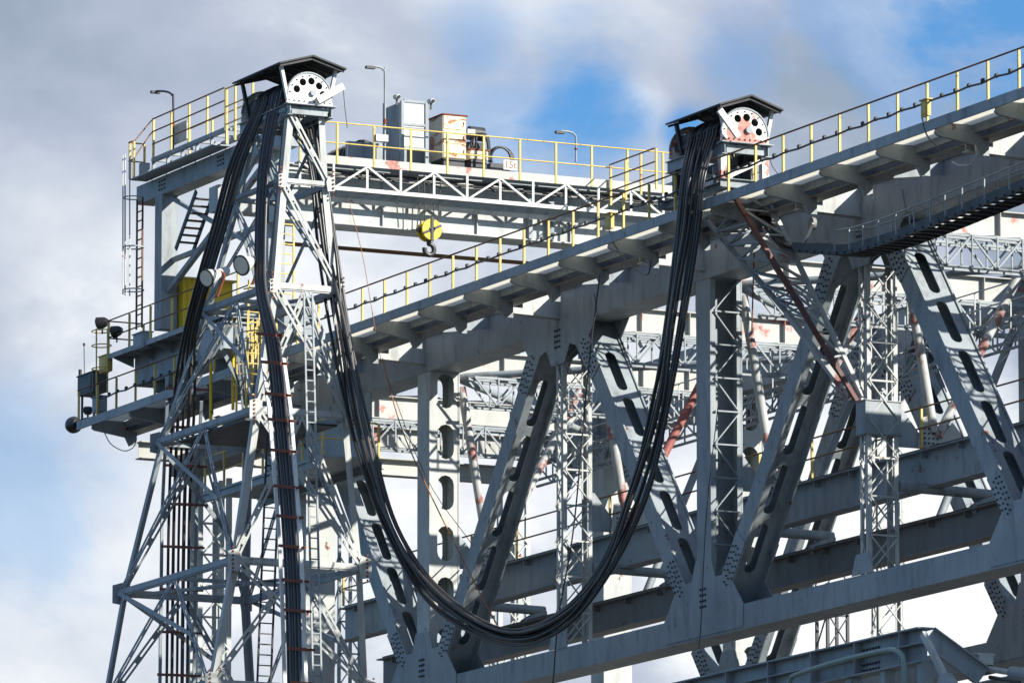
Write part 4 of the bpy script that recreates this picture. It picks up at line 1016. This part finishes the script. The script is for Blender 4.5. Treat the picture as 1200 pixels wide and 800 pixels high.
mb = MB(); mb.bar(c-ZV*.1, c-ZV*.32, .05, .05); mb.build('bracket', 'dark', t)
eqbox('orange_box', 116, 419, 125, 434, -3.15, .2, 'yellow', 'orange-yellow box beside the ladder hoops at the left end')
eqbox('junction_box', 156, 393, 168, 406, -3.2, .3, 'paint', 'grey box at the foot of the tall caged ladder')
for (px, py, lab, s) in ((120, 378, 'black floodlight on top of the left corner post, pointing out left', 1.0), (137, 388, 'black floodlight just right of the corner post on the railing', .95)):
    t = thing('floodlight', lab, 'floodlight', PY(px, py+12, -3.1)); c = PY(px, py, -3.1); d = V((-.6, -.5, -.15)).normalized()
    mb = MB(); mb.tube([c-d*.2*s, c-d*.1*s, c+d*.15*s], [.08*s, .16*s, .22*s], 14); mb.build('housing', 'black', t)
    mb = MB(); mb.tube([c+d*.15*s, c+d*.17*s], .19*s, 14); mb.build('lens', 'glass', t)
    mb = MB(); mb.bar(c-ZV*.1, c-ZV*.36, .04, .04); mb.build('bracket', 'dark', t)
mb = MB()
for (x_, y0, y1) in ((113, 385, 470), (126, 385, 460)): mb.tube([PY(x_, y0, -3.2), PY(x_, y1, -3.2)], .025, 6)
for y in (388, 405, 432): c = PY(119, y, -3.2); mb.tube([c+V((.38*math.cos(q), .3*math.sin(q), 0)) for q in [2*math.pi*j/12 for j in range(13)]], .02, 5)
one('caged_ladder', mb, 'yellow', 'short hooped ladder at the left end, between the two walkways', 'ladder')
mb = MB(); mb.tube(spline([PY(122, 506, -2.6), PY(130, 520, -2.6), PY(145, 528, -2.6), PY(156, 524, -2.6), PY(160, 514, -2.6)], 6), .016, 6); one('loose_cable', mb, 'dark', 'thin cable loop drooping under the left end of the runway', 'cable')
# yellow cabin cabinet
t = thing('yellow_cabinet', 'bright yellow cabinet standing on the left walkway', 'cabinet', PY(214, 388, -1.7))
a, b = PY(198, 333, -1.7), PY(214, 389, -1.7)
mb = MB(); mb.box((a.x, Y0-1.7, b.z), (b.x, Y0+.0, a.z)); mb.build('housing', 'byellow', t)
mb = MB(); mb.box((a.x-.1, Y0-1.8, a.z+.001), (b.x+.1, Y0+.1, a.z+.06)); mb.build('lid', 'yellow', t)
mb = MB(); mb.box((b.x+.002, Y0-1.55, b.z+.1), (b.x+.03, Y0-.9, a.z-.15)); mb.box((b.x+.002, Y0-.8, b.z+.1), (b.x+.03, Y0-.1, a.z-.15)); mb.build('door', 'byellow', t)
mb = MB(); mb.plate(stadium(0, 0, .45, .2), PY(201, 360, -1.705), ZV, XV, V((0, -.02, 0))); mb.build('window', 'lens', t)
mb = MB(); a, b = PX(262, 378, -199.5), PX(293, 410, -199.5); mb.box((-201.3, a.y, b.z), (-199.5, b.y, a.z)); mb.box((-201.4, a.y-.05, a.z+.001), (-199.4, b.y+.05, a.z+.05)); one('machine_housing', mb, 'paint', 'grey machine box behind the left tower beside the yellow ladder', 'machine box')
# yellow ladders and rails near the tower
yl = thing('access_stair', 'yellow caged access ladder and posts behind the left tower', 'ladder', PY(270, 500, -3.6))
ladder(yl, PY(286, 490, -3.8), PY(286, 375, -3.8), .5, YV, m='yellow', cage=True)
for (px, y0, y1) in ((247, 500, 380), (273, 480, 370)):
    mb = MB(); mb.tube([PY(px, y0, -3.7), PY(px, y1, -3.7)], .05, 8); mb.build('post', 'byellow', yl)
mb = MB(); mb.tube([PY(272, 450, -3.7), PY(288, 425, -3.7)], .035, 6); mb.tube([PY(272, 452, -3.7), PY(290, 451, -3.7)], .035, 6); mb.build('brace', 'byellow', yl)
ladder(yl, PY(336, 350, -3.9), PY(336, 255, -3.9), .45, YV, m='yellow')
# floodlights on the tower
for (px, py, r, lab) in ((242, 326, .26, 'round white floodlight on the left tower, the left one of the pair'), (283, 311, .29, 'round white floodlight on the left tower, the right one of the pair')):
    t = thing('floodlight', lab, 'floodlight', PY(px+6, py+24, -8.3)); c = PY(px, py, -8.7); d = V((.62, -.72, -.25)).normalized()
    d = (RT*-.62-FW*.72-UP*.25).normalized()
    mb = MB(); mb.tube([c-d*.95, c-d*.9, c-d*.45, c-d*.35, c-d*.08, c], [.09, .13, .14, .18, r*.93, r], 20); mb.build('reflector', 'white', t)
    mb = MB(); mb.tube([c+d*.002, c+d*.03], [r*.95, r*.86], 20); mb.build('lens', 'lens', t)
    mb = MB(); mb.tube([c+d*-.02, c+d*.02], r*1.05, 20); mb.build('rim', 'dark', t)
    e = c-d*.4; mb = MB(); mb.tube(spline([e+V((0, 0, .15)), e+RT*.25, e-ZV*.35+RT*.15, e-ZV*.65+RT*.05], 4), .04, 6); mb.build('bracket', 'rust', t)
# ================================================================== SMALL STUFF ON THE BOOM
eqbox('junction_box', 1079, 119, 1087, 135, OE-.14, .1, 'yellow', 'ochre junction box on the walkway railing near the right edge')
eqbox('junction_box', 709, 252, 716, 267, OE-.14, .1, 'yellow', 'ochre junction box on the walkway railing below the gantry girder')
for pts, dy, lab in (([(1080, 136), (1086, 158), (1098, 172), (1112, 185)], OE-.02, 'cable hanging down from the ochre junction box at the right'), ([(714, 270), (722, 290), (738, 310), (758, 322), (763, 305)], OE, 'black cable drooping below the ochre junction box in the middle'), ([(1116, 190), (1125, 194), (1138, 192), (1144, 182), (1143, 170)], -2.4, 'pale cable loop drooping under the runway at the right edge')):
    mb = MB(); mb.tube(spline([PY(x_, y_, dy) for x_, y_ in pts], 6), .02, 6); one('loose_cable', mb, 'pale' if 'pale' in lab else 'black', lab, 'cable')
ROPES = (([(703, 322), (700, 345), (693, 400), (686, 470), (672, 620), (655, 720), (648, 800)], -3.4, .022, 'dark', 'dark rope hanging down past the middle of the boom, left of the cable swag'),
 ([(842, 470), (828, 600), (822, 720), (819, 760)], -.6, .014, 'dark', 'thin wire hanging in front of the lattice post at the middle right'),
 ([(885, 262), (883, 320), (881, 390)], -.6, .02, 'rust', 'short rusty wire rope hanging beneath the right saddle tower'),
 ([(448, 420), (470, 500), (505, 580), (560, 690), (590, 745)], -3.9, .018, 'orange', 'orange rope slanting down across the slotted post to the cable swag'),
 ([(453, 440), (500, 560), (555, 640)], -3.8, .010, 'dark', 'thin grey line beside the orange rope'),
 ([(410, 240), (425, 300), (437, 370), (447, 425)], -4.2, .010, 'orange', 'thin tan line curving right of the left tower'))
for pts, dy, r, m, lab in ROPES:
    mb = MB(); mb.tube(spline([PY(x_, y_, dy) for x_, y_ in pts], 6), r, 6); one('hanging_rope', mb, m, lab, 'rope')

# ================================================================== STRUCTURE AT THE BOTTOM RIGHT
bd = -5.0
lf = thing('service_frame', 'grey steel service frame with green pipe rising into the lower right corner', 'steel frame', PY(1000, 790, bd))
a, b = PY(740, 806, bd), PY(1086, 740, bd); zt = (a.z+b.z)/2-ZO
xA, xB = Xat(700, bd, zt), Xat(1086, bd, zt)
mb = MB(); mb.ibeam(W(xA, bd, zt-.45), W(xB, bd, zt-.45), .86, .5, .035)
for k in range(7): mb.box(W(xB-1.0-k*2.3, bd-.24, zt-.84), W(xB-.97-k*2.3, bd-.012, zt-.05))
mb.bar(W(xA, bd-.13, zt-.42), W(xB, bd-.13, zt-.42), .22, .02); b1 = mb.build('top_beam', 'paint', lf)
bo = MB(); bolts(bo, W(xB-3.6, bd-.014, zt-.25), XV, ZV, V((0, -1, 0)), [(i*.15, j*.14) for i in range(9) for j in (-1, 0)]); bolts(bo, W(xB-3.6, bd-.014, zt-.62), XV, ZV, V((0, -1, 0)), [(i*.15, j*.14) for i in range(9) for j in (-1, 0)]); bo.build('bolt_cluster', 'bolt', b1)
mb = MB(); a = PY(1088, 745, bd); b = PY(1152, 792, bd+1.2); mb.ibeam(a, b, .5, .45, .03); mb.build('sloping_beam', 'paint', lf)
for (px, w) in ((1084, .3), (1040, .25), (1000, .3), (930, .2)):
    X = Xat(px, bd, zt-1); mb = MB(); mb.box(W(X-w/2, bd-.15, -ZO+.1), W(X+w/2, bd+.15, zt-.885)); mb.build('post', 'paint', lf)
mb = MB(); mb.bar(PY(1082, 742, bd-.5), PY(1112, 802, bd-.5), .12, .16, side=YV); mb.build('brace', 'pale', lf)
mb = MB(); mb.tube([PY(1108, 796, bd-.6), PY(1130, 830, bd-.6)], .22, 14); mb.build('pipe', 'paint', lf)
mb = MB(); mb.tube(spline([PY(925, 812, bd-.7), PY(926, 796, bd-.7), PY(936, 789, bd-.7), PY(980, 775, bd-.7), PY(1035, 762, bd-.7), PY(1052, 763, bd-.7), PY(1059, 775, bd-.7), PY(1060, 815, bd-.7)], 5), .065, 12); mb.build('handrail_pipe', 'green', lf)
mb = MB(); mb.ibeam(W(xA, bd+2.6, zt-1.3), W(xB+2, bd+2.6, zt-1.3), .5, .3, .03); mb.build('rear_beam', 'pale', lf)
mb = MB(); mb.box(W(xB-5.2, bd+1.5, zt-2.6), W(xB-.6, bd+3.2, zt-1.56)); mb.build('tank', 'pale', lf)
ac = thing('screw_actuator', 'greasy steel actuator rod with clevis at the lower right edge', 'actuator', PY(1152, 784, bd+1.5))
ad = bd+1.5
mb = MB(); mb.tube([PY(1150, 782, ad), PY(1188, 788, ad)], .075, 12); mb.build('rod', 'pale', ac)
mb = MB(); mb.tube([PY(1187, 788, ad), PY(1230, 794, ad)], .17, 14); mb.build('cylinder', 'paint', ac)
mb = MB(); mb.tube([PY(1148, 780, ad)+V((0, -.25, 0)), PY(1148, 780, ad)+V((0, .25, 0))], .2, 14); mb.bar(PY(1128, 764, ad), PY(1150, 782, ad), .16, .18); mb.build('clevis', 'dark', ac)
mb = MB(); mb.bar(PY(1138, 766, ad), PY(1156, 766, ad), .5, .05); mb.bar(PY(1155, 766, ad), PY(1155, 778, ad), .4, .05); mb.build('bracket', 'pale', ac)
mb = MB(); mb.tube([PY(1160, 793, ad-.3), PY(1195, 799, ad-.3)], .05, 8); mb.build('link', 'dark', ac)
